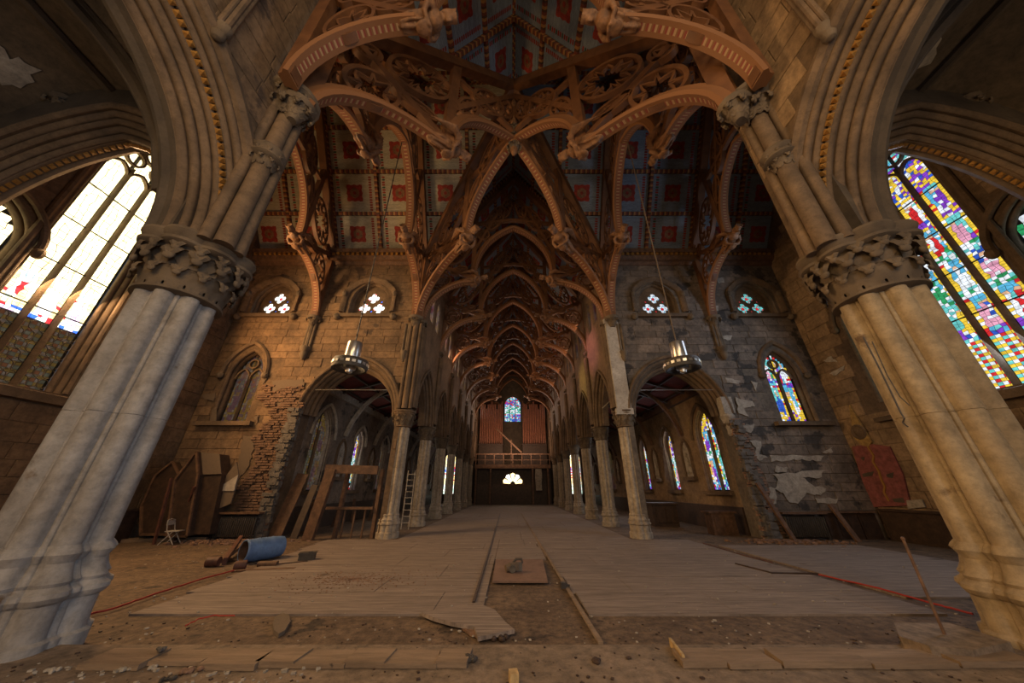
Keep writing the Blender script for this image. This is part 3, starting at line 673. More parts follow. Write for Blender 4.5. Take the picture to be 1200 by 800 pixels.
# ---------------- great clustered piers of the crossing ----------------
LEAF = leaf_mesh(M['caps'])
def leaves(parent, c, z, r, n, size, rot=0, name='leaf', tilt=0, thin=.8):
    for i in range(n):
        a = 2*PI*(i+rot)/n; m = Matrix.Translation((c[0]+r*math.cos(a), c[1]+r*math.sin(a), z)) @ Matrix.Rotation(a, 4, 'Z') @ Matrix.Rotation(tilt, 4, 'Y') @ Matrix.Diagonal((size*thin, size, size, 1)); place(name, LEAF, m, parent)
for sg in (-1, 1):
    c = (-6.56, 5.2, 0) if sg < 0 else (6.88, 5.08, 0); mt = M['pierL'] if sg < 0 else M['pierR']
    p = thing('clustered_pier', 'huge %s clustered stone pier with leafy dark capital at the %s foreground' % (('bluish lit', 'left') if sg < 0 else ('golden lit', 'right')), 'pier', (c[0], c[1], 0))
    pr = lobes(.59, 8, .128, 8, .038, .58, rot=PI/8)
    for z0, z1 in ((1.30, 3.05), (3.05, 5.22)):
        mb = MB(); column(mb, pr, c, [(z0, 0, 0), (z1-.012, 0, 0), (z1-.006, -.012, 0), (z1, 0, 0)]); obj('shaft_drum', mb, mt, p, 22)
    mb = MB(); column(mb, pr, c, [(0, .20, .35), (.26, .20, .35), (.29, .14, .3), (.34, .13, .2), (.60, .12, .15), (.66, .13, .1), (.69, .17, .1), (.74, .20, .1), (.79, .19, .1), (.82, .14, .1), (.85, .11, .1), (.89, .13, .1), (.93, .10, .1), (1.0, .06, .1), (1.10, .03, .05), (1.16, .06, .05), (1.20, .085, .05), (1.24, .06, .05), (1.30, 0, 0)]); obj('base', mb, mt, p, 22)
    mb = MB(); mb.lathe([(.60, 5.2), (.655, 5.22), (.655, 5.27), (.52, 5.31), (.44, 5.5), (.48, 5.9), (.72, 6.06), (.74, 6.1)], c, 32); cp = obj('capital', mb, M['caps'], p)
    leaves(cp, c, 5.24, .58, 13, .44, thin=.6); leaves(cp, c, 5.40, .55, 13, .62, .5, thin=.65); leaves(cp, c, 5.66, .60, 15, .48, .25, thin=.75)
    mb = MB(); column(mb, lobes(.92, 8, .3, 0, 0, .84, rot=PI/8), c, [(6.08, -.09, .3), (6.13, -.01, .3), (6.18, 0, .3), (6.22, -.08, .3), (6.30, -.02, .3), (6.36, .01, .3), (6.42, -.01, .3)]); obj('abacus', mb, M['caps'], p)
    # corner shafts rising to the roof bracket
    q = (-5.75, 4.78, 0) if sg < 0 else (6.08, 4.78, 0)
    t = thing('corner_shaft', 'tall %s triple wall shaft rising from the foreground pier to a leafy bracket capital' % side(sg), 'column', (q[0], q[1], 6.6))
    mb = MB()
    for dx, dy, r in ((0, 0, .17), (.22*sg, -.18, .11), (-.06*sg, .26, .11)): mb.tube([(q[0]+dx, q[1]+dy, 6.30), (q[0]+dx, q[1]+dy, (ZS+.35)-.35)], r, 12)
    obj('shaft', mb, M['dress'], t)
    mb = MB(); mb.lathe([(.26, 8.75), (.34, 8.8), (.30, 8.9), (.36, 9.0), (.30, 9.1)], q, 14); r1 = obj('ring', mb, M['caps'], t); leaves(r1, q, 8.72, .18, 8, .26); leaves(r1, q, 8.5, .18, 8, .22, .5)
    mb = MB(); mb.lathe([(.26, (ZS+.35)-.75), (.30, (ZS+.35)-.5), (.48, (ZS+.35)-.15), (.56, (ZS+.35)-.1), (.58, (ZS+.35))], q, 14); r2 = obj('capital', mb, M['caps'], t)
    leaves(r2, q, (ZS+.35)-.82, .22, 9, .42); leaves(r2, q, (ZS+.35)-.52, .27, 9, .42, .5)

# =====================================================================
# ROOF
SL = math.hypot(HA, ZR-ZE); UPZ = (ZR-ZE)/SL; UPH = HA/SL
PW, PH = 2.8, SL/4
def panel_mesh(base):
    mb = MB(); w_, h_ = PW-.24, PH-.24
    mb.box((-w_/2, -h_/2, -.03), (w_/2, h_/2, 0), 0)
    def flat(pts, mi, z=.006): mb.add([(x, y, z) for x, y in pts], [tuple(range(len(pts)))], mi)
    for s_ in (-1, 1):                      # stencilled borders
        y = -h_/2+.06; k = 0; x0 = s_*(w_/2-.30)
        while y < h_/2-.1:
            flat([(x0-.07, y), (x0+.07, y), (x0+.10, y+.055), (x0+.07, y+.10), (x0-.07, y+.10), (x0-.10, y+.055)], 1 if s_ > 0 or k % 3 else 2); y += .145; k += 1
    n = 32; pts = []
    for i in range(n):
        a = 2*PI*i/n; r = .44+.17*abs(math.cos(2*a+PI/2))**1.5+.06*math.cos(8*a); pts.append((r*math.cos(a), r*math.sin(a)))
    flat(pts, 1); flat([(.28*math.cos(2*PI*i/12)*(1+.12*(i % 2)), .28*math.sin(2*PI*i/12)*(1+.12*(i % 2))) for i in range(12)], 3, .010)
    flat([(.10*math.cos(2*PI*i/8), .10*math.sin(2*PI*i/8)) for i in range(8)], 1, .014)
    return mb.mesh('ceiling_panel', [base, M['red'], M['teal'], M['carve']], 0)
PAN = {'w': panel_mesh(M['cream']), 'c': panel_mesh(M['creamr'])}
def beam_mesh(L, w, h, name='purlin'):
    mb = MB(); mb.beam((-L/2, 0, 0), (L/2, 0, 0), w, h, (0, 0, 1)); return mb.mesh(name, M['beampaint'], 0)
PUR = beam_mesh(PW, .20, .16); RAF = beam_mesh(PH, .18, .22, 'rafter')
def bisected(me, mtx, planes):
    m2 = me.copy(); m2.transform(mtx); bm = bmesh.new(); bm.from_mesh(m2)
    for co, no in planes:
        g = bmesh.ops.bisect_plane(bm, geom=bm.verts[:]+bm.edges[:]+bm.faces[:], plane_co=co, plane_no=no, clear_outer=True)
    k = len(bm.faces); bm.to_mesh(m2); bm.free(); return m2 if k else None
D1 = Vector((5.6, -5.6, 0)).normalized(); D2 = Vector((5.6, 5.6, 0)).normalized(); CO = Vector((0, YC, 0))
def slope(name, o, X, horiz, cols, clip=None, kind=lambda p: 'w', skip=lambda p: False):
    """one pitched plane: boards behind, then panels, purlins and rafters. o = eave start, X = along the eave, horiz = towards the ridge"""
    o, X, Hh = Vector(o), Vector(X), Vector(horiz); Y = (Hh*UPH + Vector((0, 0, UPZ))); N = X.cross(Y); 
    if N.z > 0: o = o+X*cols*PW; X = -X; N = -N
    mb = MB(); e = -.10; L = cols*PW
    q = [o+X*0, o+X*L, o+X*L+Y*SL, o+Y*SL]; q = [p-N*.12 for p in q]
    mb.rings([[a, a-N*.1] for a in q[:2]]+[], open_prof=True, cap=False) if False else None
    m0 = MB(); ngon_extrude(m0, q, -N*.12); me = m0.mesh(name, M['darkwood'], 0)
    if clip:
        me2 = bisected(me, Matrix(), clip) if isinstance(clip, list) else me; me = me2
    root = struct(link(name, me)); 
    B = Matrix((X, Y, N)).transposed().to_4x4()
    def put(nm, me, c, rot=0):
        m = B.copy(); m.translation = c; m = m @ Matrix.Rotation(rot, 4, 'Z')
        if clip:
            m2 = bisected(me, m, clip)
            if m2: link(nm, m2, root)
        else: place(nm, me, m, root)
    for i in range(cols+1):
        for j in range(5):
            if i < cols and j < 4:
                c = o+X*(i+.5)*PW+Y*(j+.5)*PH
                if not skip(c): put('ceiling_panel', PAN[kind(c)], c)
            if i < cols:
                c = o+X*(i+.5)*PW+Y*j*PH
                if not skip(c): put('purlin', PUR, c+N*.05)
            if j < 4:
                c = o+X*i*PW+Y*(j+.5)*PH
                if not skip(c): put('rafter', RAF, c+N*.06, PI/2)
    return root
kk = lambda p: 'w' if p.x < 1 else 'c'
A0 = 2*PW
# transept: four outer planes
for sg in (-1, 1):
    xa, xb = sorted((A0*sg, (A0+4*PW)*sg))
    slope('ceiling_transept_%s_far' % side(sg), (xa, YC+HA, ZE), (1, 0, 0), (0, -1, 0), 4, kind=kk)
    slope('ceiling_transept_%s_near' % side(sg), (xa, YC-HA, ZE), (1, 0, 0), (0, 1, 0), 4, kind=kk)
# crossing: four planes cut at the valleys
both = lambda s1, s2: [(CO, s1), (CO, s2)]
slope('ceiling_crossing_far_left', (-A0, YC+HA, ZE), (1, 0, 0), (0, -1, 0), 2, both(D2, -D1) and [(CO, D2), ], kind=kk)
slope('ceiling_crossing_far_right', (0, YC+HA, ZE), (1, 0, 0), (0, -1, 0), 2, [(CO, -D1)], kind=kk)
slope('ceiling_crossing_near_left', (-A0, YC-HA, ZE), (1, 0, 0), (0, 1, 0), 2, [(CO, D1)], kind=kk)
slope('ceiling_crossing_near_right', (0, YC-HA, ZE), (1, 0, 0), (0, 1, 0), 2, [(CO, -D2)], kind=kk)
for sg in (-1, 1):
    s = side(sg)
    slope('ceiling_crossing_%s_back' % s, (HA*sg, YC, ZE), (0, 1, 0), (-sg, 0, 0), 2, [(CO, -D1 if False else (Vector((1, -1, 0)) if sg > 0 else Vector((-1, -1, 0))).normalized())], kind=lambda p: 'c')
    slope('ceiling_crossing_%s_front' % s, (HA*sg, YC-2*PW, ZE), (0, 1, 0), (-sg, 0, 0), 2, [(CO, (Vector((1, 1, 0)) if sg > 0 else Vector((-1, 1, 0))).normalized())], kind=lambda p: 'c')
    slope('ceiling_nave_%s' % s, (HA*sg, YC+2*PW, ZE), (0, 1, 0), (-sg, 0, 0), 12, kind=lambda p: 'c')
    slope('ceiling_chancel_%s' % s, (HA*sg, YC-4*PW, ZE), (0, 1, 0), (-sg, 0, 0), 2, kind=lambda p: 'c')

# =====================================================================
# TRUSSES: half a truss in local metres, x from the wall (0) to the centre (A), z above the springing
A = 5.6; PX, PZ = 3.0, 2.95; TH = .30
L2 = Fr((0, 0, 0), (1, 0, 0), (0, -1, 0))
def arcpts(p, q, bulge, n=12):
    """arc from p to q, bulging to the left of p->q"""
    p, q = Vector(p), Vector(q); m = (p+q)/2; t = (q-p); L = t.length; t.normalize(); nn = Vector((-t.y, t.x)); h = bulge*L
    r = (L*L/4+h*h)/(2*h); c = m+nn*(h-r); a0 = math.atan2(p.y-c.y, p.x-c.x); a1 = math.atan2(q.y-c.y, q.x-c.x)
    while a1-a0 > PI: a1 -= 2*PI
    while a1-a0 < -PI: a1 += 2*PI
    return [(c.x+r*math.cos(a0+(a1-a0)*i/n), c.y+r*math.sin(a0+(a1-a0)*i/n)) for i in range(n+1)]
RIB = [(-.13, -.20), (-.13, .20), (-.04, .24), (.04, .16), (.16, .13), (.16, -.13), (.04, -.16), (-.04, -.24)]
def p2(fn): mb = MB(); fn(mb); return mb
def rib(pth, prof=RIB, uv=True): mb = MB(); sweep(mb, L2, pth, prof, close_prof=True, uv=uv); return mb
def bm2(p, q, w, h): mb = MB(); mb.beam((p[0], 0, p[1]), (q[0], 0, q[1]), w, h, (0, 1, 0)); return mb
def ring(cx, cz, ra, rb, rot=0, inner=4, th=.10, d=.22):
    """tracery: an oval ring with cusps"""
    mb = MB(); N = 28; el = lambda k, s=1: (cx+s*ra*math.cos(2*PI*k/N)*math.cos(rot)-s*rb*math.sin(2*PI*k/N)*math.sin(rot), cz+s*ra*math.cos(2*PI*k/N)*math.sin(rot)+s*rb*math.sin(2*PI*k/N)*math.cos(rot))
    sweep(mb, L2, [el(k) for k in range(N)], RECT(th, d), closed=True, close_prof=True)
    def ip(r, a): return (cx+r*ra*math.cos(a)*math.cos(rot)-r*rb*math.sin(a)*math.sin(rot), cz+r*ra*math.cos(a)*math.sin(rot)+r*rb*math.sin(a)*math.cos(rot))
    for i in range(inner):
        a = 2*PI*(i+.5)/inner; a2 = 2*PI*(i+1.5)/inner; am = (a+a2)/2
        pts = [ip(.93, a+.0), ip(.45, a+.10*2), ip(.62, am-.28), ip(.86, am), ip(.62, am+.28), ip(.45, a2-.2), ip(.93, a2)]
        sweep(mb, L2, pts, RECT(th*.6, d*.55), close_prof=True)
    return mb
def star(cx, cz, r):
    mb = MB(); N = 24
    sweep(mb, L2, [(cx+r*math.cos(2*PI*k/N), cz+r*math.sin(2*PI*k/N)) for k in range(N)], RECT(.10, .22), closed=True, close_prof=True)
    for k in range(2): sweep(mb, L2, [(cx+r*.97*math.cos(2*PI*i/3+k*PI/3+.5), cz+r*.97*math.sin(2*PI*i/3+k*PI/3+.5)) for i in range(3)], RECT(.06, .12), closed=True, close_prof=True)
    return mb
def angel_mesh():
    """robed crowned figure holding a shield, wings folded back: one continuous carved mesh, z up, facing +x"""
    mb = MB()
    mb.lathe([(.02, -.62), (.10, -.56), (.16, -.40), (.15, -.2), (.20, 0), (.19, .18), (.24, .34), (.20, .45), (.09, .52), (.08, .60)], n=12)
    for k in range(7):
        a = k*PI/3.4; mb.tube([(.13*math.cos(a), .13*math.sin(a), -.5), (.19*math.cos(a), .19*math.sin(a), -.2), (.20*math.cos(a+.2), .20*math.sin(a+.2), .1)], .045, 5)
    mb.ell((.03, 0, .70), (.135, .12, .155), 10, 7); mb.ell((.16, 0, .68), (.035, .03, .05), 6, 4); mb.ell((.15, 0, .61), (.03, .05, .02), 6, 4)
    mb.lathe([(.13, .77), (.15, .80), (.14, .84), (.16, .92), (.13, .86), (.02, .86)], (.01, 0, 0), 10)
    for s_ in (-1, 1):
        mb.ell((-.02, s_*.12, .66), (.06, .04, .14), 6, 5)
        mb.tube([(0, s_*.22, .38), (.08, s_*.33, .22), (.22, s_*.26, .10), (.34, s_*.08, .14)], [.085, .08, .07, .05], 7)
        mb.ell((.36, s_*.06, .15), (.06, .06, .04), 6, 4)
        for j in range(4): mb.tube([(-.08, s_*.12, .36), (-.20-.05*j, s_*(.32+.04*j), .42-.08*j), (-.34-.05*j, s_*(.26-.01*j), -.05-.15*j)], [.06, .075, .02], 5)
    mb.ell((.33, 0, .02), (.07, .17, .20), 8, 6)
    me = mb.mesh('carved_figure', M['carve']); o = bpy.data.objects.new('t', me); C.objects.link(o)
    md = o.modifiers.new('r', 'REMESH'); md.mode = 'VOXEL'; md.voxel_size = .024
    ds = o.modifiers.new('d', 'DECIMATE'); ds.ratio = .35
    bpy.context.view_layer.update(); me2 = bpy.data.meshes.new_from_object(o.evaluated_get(bpy.context.evaluated_depsgraph_get())); bpy.data.objects.remove(o)
    me2.name = 'carved_figure'; me2.polygons.foreach_set('use_smooth', [True]*len(me2.polygons)); return me2
ANG = angel_mesh()
T = M['timber']
def me_(mb, name, m, sm=35): return mb.mesh(name, m, sm)
lower = arcpts((.12, -.02), (PX-.15, PZ-.15), .20); upper = arcpts((PX+.12, PZ-.05), (A, 7.25), .17)
POST = (PX, PZ); RT = lambda x: ZE-ZS+(ZR-ZE)*x/A   # rafter height
HALF = [('curved_brace', me_(rib(lower), 'curved_brace', [M['ribpaint']]), T),
        ('arched_rib', me_(rib(upper), 'arched_rib', [M['ribpaint']]), T),
        ('wall_post', me_(bm2((.12, 0), (.12, RT(0)+.2), .32, .28), 'wall_post', T, 0), T),
        ('principal_rafter', me_(bm2((.05, RT(0)-.30), (A, RT(A)-.42), .36, .42), 'principal_rafter', T, 0), T),
        ('strut', me_(bm2((.2, RT(0)-.4), (PX, PZ+.1), .26, .22), 'strut', T, 0), T),
        ('hammer_post', me_(bm2((PX, PZ-.1), (PX, RT(PX)-.5), .28, .26), 'hammer_post', T, 0), T),
        ('collar_beam', me_(bm2((PX, RT(PX)-1.35), (A, RT(PX)-1.0), .22, .2), 'collar_beam', T, 0), T),
        ('upper_strut', me_(bm2((PX, PZ+2.2), (A, RT(A)-1.5), .18, .2), 'upper_strut', T, 0), T)]
TRAC = [('tracery_oval', ring(1.05, 2.72, .92, .50, 1.2, 4)), ('tracery_oval', ring(2.05, 5.35, 1.35, .62, 1.05, 6)),
        ('tracery_oval', ring(2.1, 3.62, .55, .26, .35, 3)), ('tracery_oval', ring(3.55, 6.2, .8, .30, 1.3, 4)), ('tracery_oval', ring(4.35, 8.1, 1.15, .5, 1.15, 6)), ('tracery_oval', ring(5.1, 9.0, .9, .33, 1.35, 4)), ('tracery_oval', ring(.75, 4.2, .45, .22, 1.2, 3))]
TRACN = [('tracery_star', star(1.0, 2.85, .62)), ('tracery_star', star(3.55, 6.55, .40)), ('tracery_oval', ring(2.05, 5.35, 1.35, .62, 1.05, 6)), ('tracery_oval', ring(2.1, 3.62, .55, .26, .35, 3)),
         ('tracery_oval', ring(4.35, 8.1, 1.15, .5, 1.15, 6)), ('tracery_oval', ring(5.1, 9.0, .9, .33, 1.35, 4)), ('tracery_oval', ring(.75, 4.3, .45, .22, 1.2, 3))]
TRAC = [(n, me_(m, n, T)) for n, m in TRAC]; TRACN = [(n, me_(m, n, T)) for n, m in TRACN]
def half(parent, origin, ang, length, z=0, trac=TRAC, angel=1.15, brk=True):
    B = Matrix.Translation(Vector(origin)) @ Matrix.Rotation(ang, 4, 'Z') @ Matrix.Diagonal((length/A, 1, 1, 1))
    for n, me, _ in HALF: place(n, me, B, parent)
    for n, me in trac: place(n, me, B, parent)
    B2 = Matrix.Translation(Vector(origin)) @ Matrix.Rotation(ang, 4, 'Z')
    place('carved_figure', ANG, B2 @ Matrix.Translation((PX*length/A-.05, 0, PZ-.05)) @ Matrix.Rotation(R(72), 4, 'Y') @ Matrix.Scale(angel, 4), parent)
BRK = MB(); BRK.lathe([(.10, -.6), (.15, -.5), (.24, -.25), (.36, -.08), (.38, 0), (.2, .02)], n=12); BRK = BRK.mesh('bracket', M['caps'])
def truss(label, pts, group=None, trac=TRAC, cat='truss', angel=1.15, bracket=True):
    """pts: (origin, angle, length) halves"""
    c = sum((Vector(p[0]) for p in pts), Vector())/len(pts); t = thing('roof_truss', label, cat, (c.x, c.y, ZS), group)
    for o, a, L in pts:
        half(t, o, a, L, trac=trac, angel=angel)
        if bracket:
            b = place('bracket', BRK, Matrix.Translation(Vector(o)+Vector((.1*math.cos(a), .1*math.sin(a), 0))), t); 
            for k in range(7):
                th = 2*PI*k/7; place('leaf', LEAF, Matrix.Translation(Vector(o)+Vector((.1*math.cos(a)+.14*math.cos(th), .1*math.sin(a)+.14*math.sin(th), -.5))) @ Matrix.Rotation(th, 4, 'Z') @ Matrix.Scale(.36, 4), b)
    return t
yn, yf = YC-5.55, YC+5.55
truss('timber truss at the left side of the crossing carrying carved figures', [((-5.6, yf, ZS), -PI/2, 5.55), ((-5.6, yn, ZS), PI/2, 5.55)])
truss('orange lit timber truss at the right side of the crossing carrying carved figures', [((5.6, yf, ZS), -PI/2, 5.55), ((5.6, yn, ZS), PI/2, 5.55)])
truss('timber truss over the left transept between the two trefoil windows', [((-11.35, yf, ZS), -PI/2, 5.55), ((-11.35, yn, ZS), PI/2, 5.55)])
truss('orange timber truss over the right transept between the two trefoil windows', [((11.35, yf, ZS), -PI/2, 5.55), ((11.35, yn, ZS), PI/2, 5.55)])
truss('nearest overhead timber truss crossing the chancel opening at the top edge', [((-5.55, 4.15, ZS), 0, 5.55), ((6.0, 4.15, ZS), PI, 6.0)], bracket=False)
dl = math.hypot(5.6, 5.55)
da = math.atan2(5.55, 5.6)
truss('diagonal timber rib truss from the left foreground pier over the crossing', [((-5.6, yn, ZS), da, dl), ((5.6, yf, ZS), PI+da, dl)], angel=1.3)
truss('diagonal timber rib truss from the right foreground pier over the crossing', [((5.6, yn, ZS), PI-da, dl), ((-5.6, yf, ZS), -da, dl)], angel=1.3)
for k in range(8):
    truss(('%s nave roof truss counting from the crossing' % ord_[k]).capitalize().lower() + ', dark timber with star tracery', [((-5.5, YF+.35+BAY*k, ZS), 0, 5.5), ((5.5, YF+.35+BAY*k, ZS), PI, 5.5)], 'nave roof trusses', TRACN)
mb = MB(); mb.lathe([(.02, 16.9), (.12, 17.0), (.2, 17.3), (.13, 17.6), (.24, 17.9), (.14, 18.3), (.18, 19.5), (.12, 21.5)], (0, YC, 0), 10)
t = one('roof_pendant', mb, M['carve'], 'carved timber pendant at the meeting of the diagonal trusses', 'pendant')
for z in (17.2, 17.9, 18.6):
    for k in range(8):
        a = 2*PI*k/8; place('leaf', LEAF, Matrix.Translation((.1*math.cos(a), YC+.1*math.sin(a), z)) @ Matrix.Rotation(a, 4, 'Z') @ Matrix.Scale(.38, 4), t)

# =====================================================================
# NAVE WALLS
NB = 7
for sg in (-1, 1):
    fr = Fr(((XN-.35)*sg, 0, 0), (0, 1, 0), (-sg, 0, 0)); ys = [YF+.35+BAY*k for k in range(NB+1)]
    aa, rr, zs_ = 1.85, 3.35, 5.5; aw = .32; low = []
    for k in range(NB):
        cy = (ys[k]+ys[k+1])/2; low += arch(cy, aa, zs_, rr, 8)
    outer = [(ys[0]-.35, zs_)]+low+[(YB, zs_), (YB, ZE+.3), (ys[0]-.35, ZE+.3)]
    cl = []
    for k in range(NB):
        cy = (ys[k]+ys[k+1])/2
        for d in (-.75, .75): cl.append(door(cy+d, .48, 11.6, 13.2, .8, 5))
    nw = struct(slab('wall_nave_'+side(sg), fr, outer, cl, -.75, 0, M['wall']))
    for k in range(NB):
        cy = (ys[k]+ys[k+1])/2; mb = MB(); P = arch(cy, aa-.36, zs_, rr-.36, 9); sweep(mb, fr, P, rolls(.40, .5, 3, 4)+[(.02, -.75), (.4, -.75)])
        obj('arch_moulding', mb, M['dress'], nw)
        mb = MB(); sweep(mb, fr, arch(cy, aa+.12, zs_, rr+.12, 9), ROLL(.07, 6), close_prof=True, d0=.05); obj('hood_mould', mb, M['dress'], nw)
        wn = struct(bpy.data.objects.new('window_%d' % (20+k+(10 if sg > 0 else 0)), None)); C.objects.link(wn); wn.location = fr.P(cy, 11.6, 0)
        for d in (-.75, .75):
            mb = MB(); sweep(mb, fr, [(cy+d-.42, 11.6)]+arch(cy+d, .42, 13.2, .74, 5)+[(cy+d+.42, 11.6)], rolls(.16, .2, 1, 4)); obj('window_frame', mb, M['dress'], wn)
            hd = door(cy+d, .46, 11.6, 13.2, .78, 5)
            light(wn, fr, cy+d-.44, cy+d+.44, 11.6, 14, k, 'r' if sg > 0 else 'b', -.3, [(.7, 'canopy'), (.8, 'gem'), (1, 'canopy')], .2, lambda a, z: inpoly(a, z, hd))
        mb = MB(); sweep(mb, fr, arch(cy, 1.45, 13.0, 2.0, 8), rolls(.25, .18, 2, 4)[:-1]); obj('hood_mould', mb, M['dress'], nw)
    for k in range(NB+1):   # wall shafts up to the trusses
        mb = MB(); c = fr.P(ys[k], 0, .10)
        for dy in (-.2, 0, .2): mb.tube([(c.x, c.y+dy, 5.7), (c.x, c.y+dy, ZS-.5)], .11 if dy else .15, 8)
        obj('wall_shaft', mb, M['dress'], nw)
    mb = MB(); mb.rings([[(fr.P(y, z, d)) for d, z in ((0, ZE-.6), (.25, ZE-.4), (.35, ZE-.1), (0, ZE+.1))] for y in (ys[0], YB)]); obj('cornice', mb, M['brownwood'], nw, 0)
    # arcade piers
    pr = lobes(.36, 8, .10, 8, .045, .74, rot=PI/8)
    for k in range(NB):
        c = (XN*sg, ys[k], 0)
        p = thing('arcade_pier', '%s fluted stone pier of the %s arcade counting from the crossing' % (ord_[k], side(sg)), 'pier', (c[0], c[1], 0), 'arcade piers along the nave')
        mb = MB(); column(mb, pr, c, [(.95, 0, 0), (2.85, 0, 0), (2.86, -.02, 0), (2.87, 0, 0), (4.75, 0, 0)]); obj('shaft', mb, M['pierN'], p)
        mb = MB(); column(mb, pr, c, [(0, .14, .3), (.22, .14, .3), (.25, .09, .2), (.5, .085, .1), (.54, .13, .1), (.60, .13, .1), (.64, .08, .1), (.72, .10, .1), (.76, .05, .1), (.86, .03, .1), (.90, .055, .1), (.95, 0, 0)]); obj('base', mb, M['pierN'], p)
        mb = MB(); mb.lathe([(.38, 4.72), (.43, 4.75), (.38, 4.82), (.38, 4.95), (.48, 5.3), (.54, 5.38), (.50, 5.42), (.56, 5.48), (.56, 5.54)], c, 20); q = obj('capital', mb, M['caps'] if k else M['dress'], p)
        if k < 3:
            for (zz, rr2, nn, ss) in ((4.80, .30, 10, .28), (5.02, .34, 10, .30)): leaves(q, c, zz, rr2+.11, nn, ss, zz, thin=.6)
# stripped pale pilaster over the first right pier
mb = MB(); mb.box((XN-.42, YF-.12, 5.5), (XN+.30, YF+.05, ZS-.3)); mb.box((XN-.50, YF-.16, 5.3), (XN+.36, YF+.03, 5.6))
mb.box((XN-.50, YF-.15, ZS-.35), (XN+.30, YF+.03, ZS-.1))
obj('pilaster', mb, M['white'], wall_f[1], 0)
# corner shaft on the left of the nave
mb = MB()
for dx, r in ((-.28, .09), (0, .15), (.28, .09)): mb.tube([(-XN+.1+dx, YF-.12, 5.6), (-XN+.1+dx, YF-.12, ZS-.4)], r, 10)
obj('wall_shaft', mb, M['dress'], wall_f[-1])
for sg in (-1, 1):   # short shafts ending in corbels under the transept trusses
    mb = MB(); x = 11.35*sg
    for dx, r in ((-.17, .07), (0, .12), (.17, .07)): mb.tube([(x+dx, YF-.12, 8.9), (x+dx, YF-.12, ZS-.4)], r, 8)
    mb.lathe([(.03, 8.2), (.13, 8.3), (.2, 8.5), (.17, 8.65), (.28, 8.85), (.28, 8.95)], (x, YF-.14, 0), 10); obj('wall_shaft', mb, M['caps'], wall_f[sg])
    mb = MB(); x = 5.95*sg
    for dx, r in ((-.12, .06), (.08, .09)): mb.tube([(x+dx, YF-.1, 8.7), (x+dx, YF-.1, ZS-.4)], r, 8)
    mb.lathe([(.03, 8.1), (.12, 8.2), (.18, 8.4), (.15, 8.5), (.22, 8.7)], (x, YF-.12, 0), 10); obj('wall_shaft', mb, M['caps'], wall_f[sg])

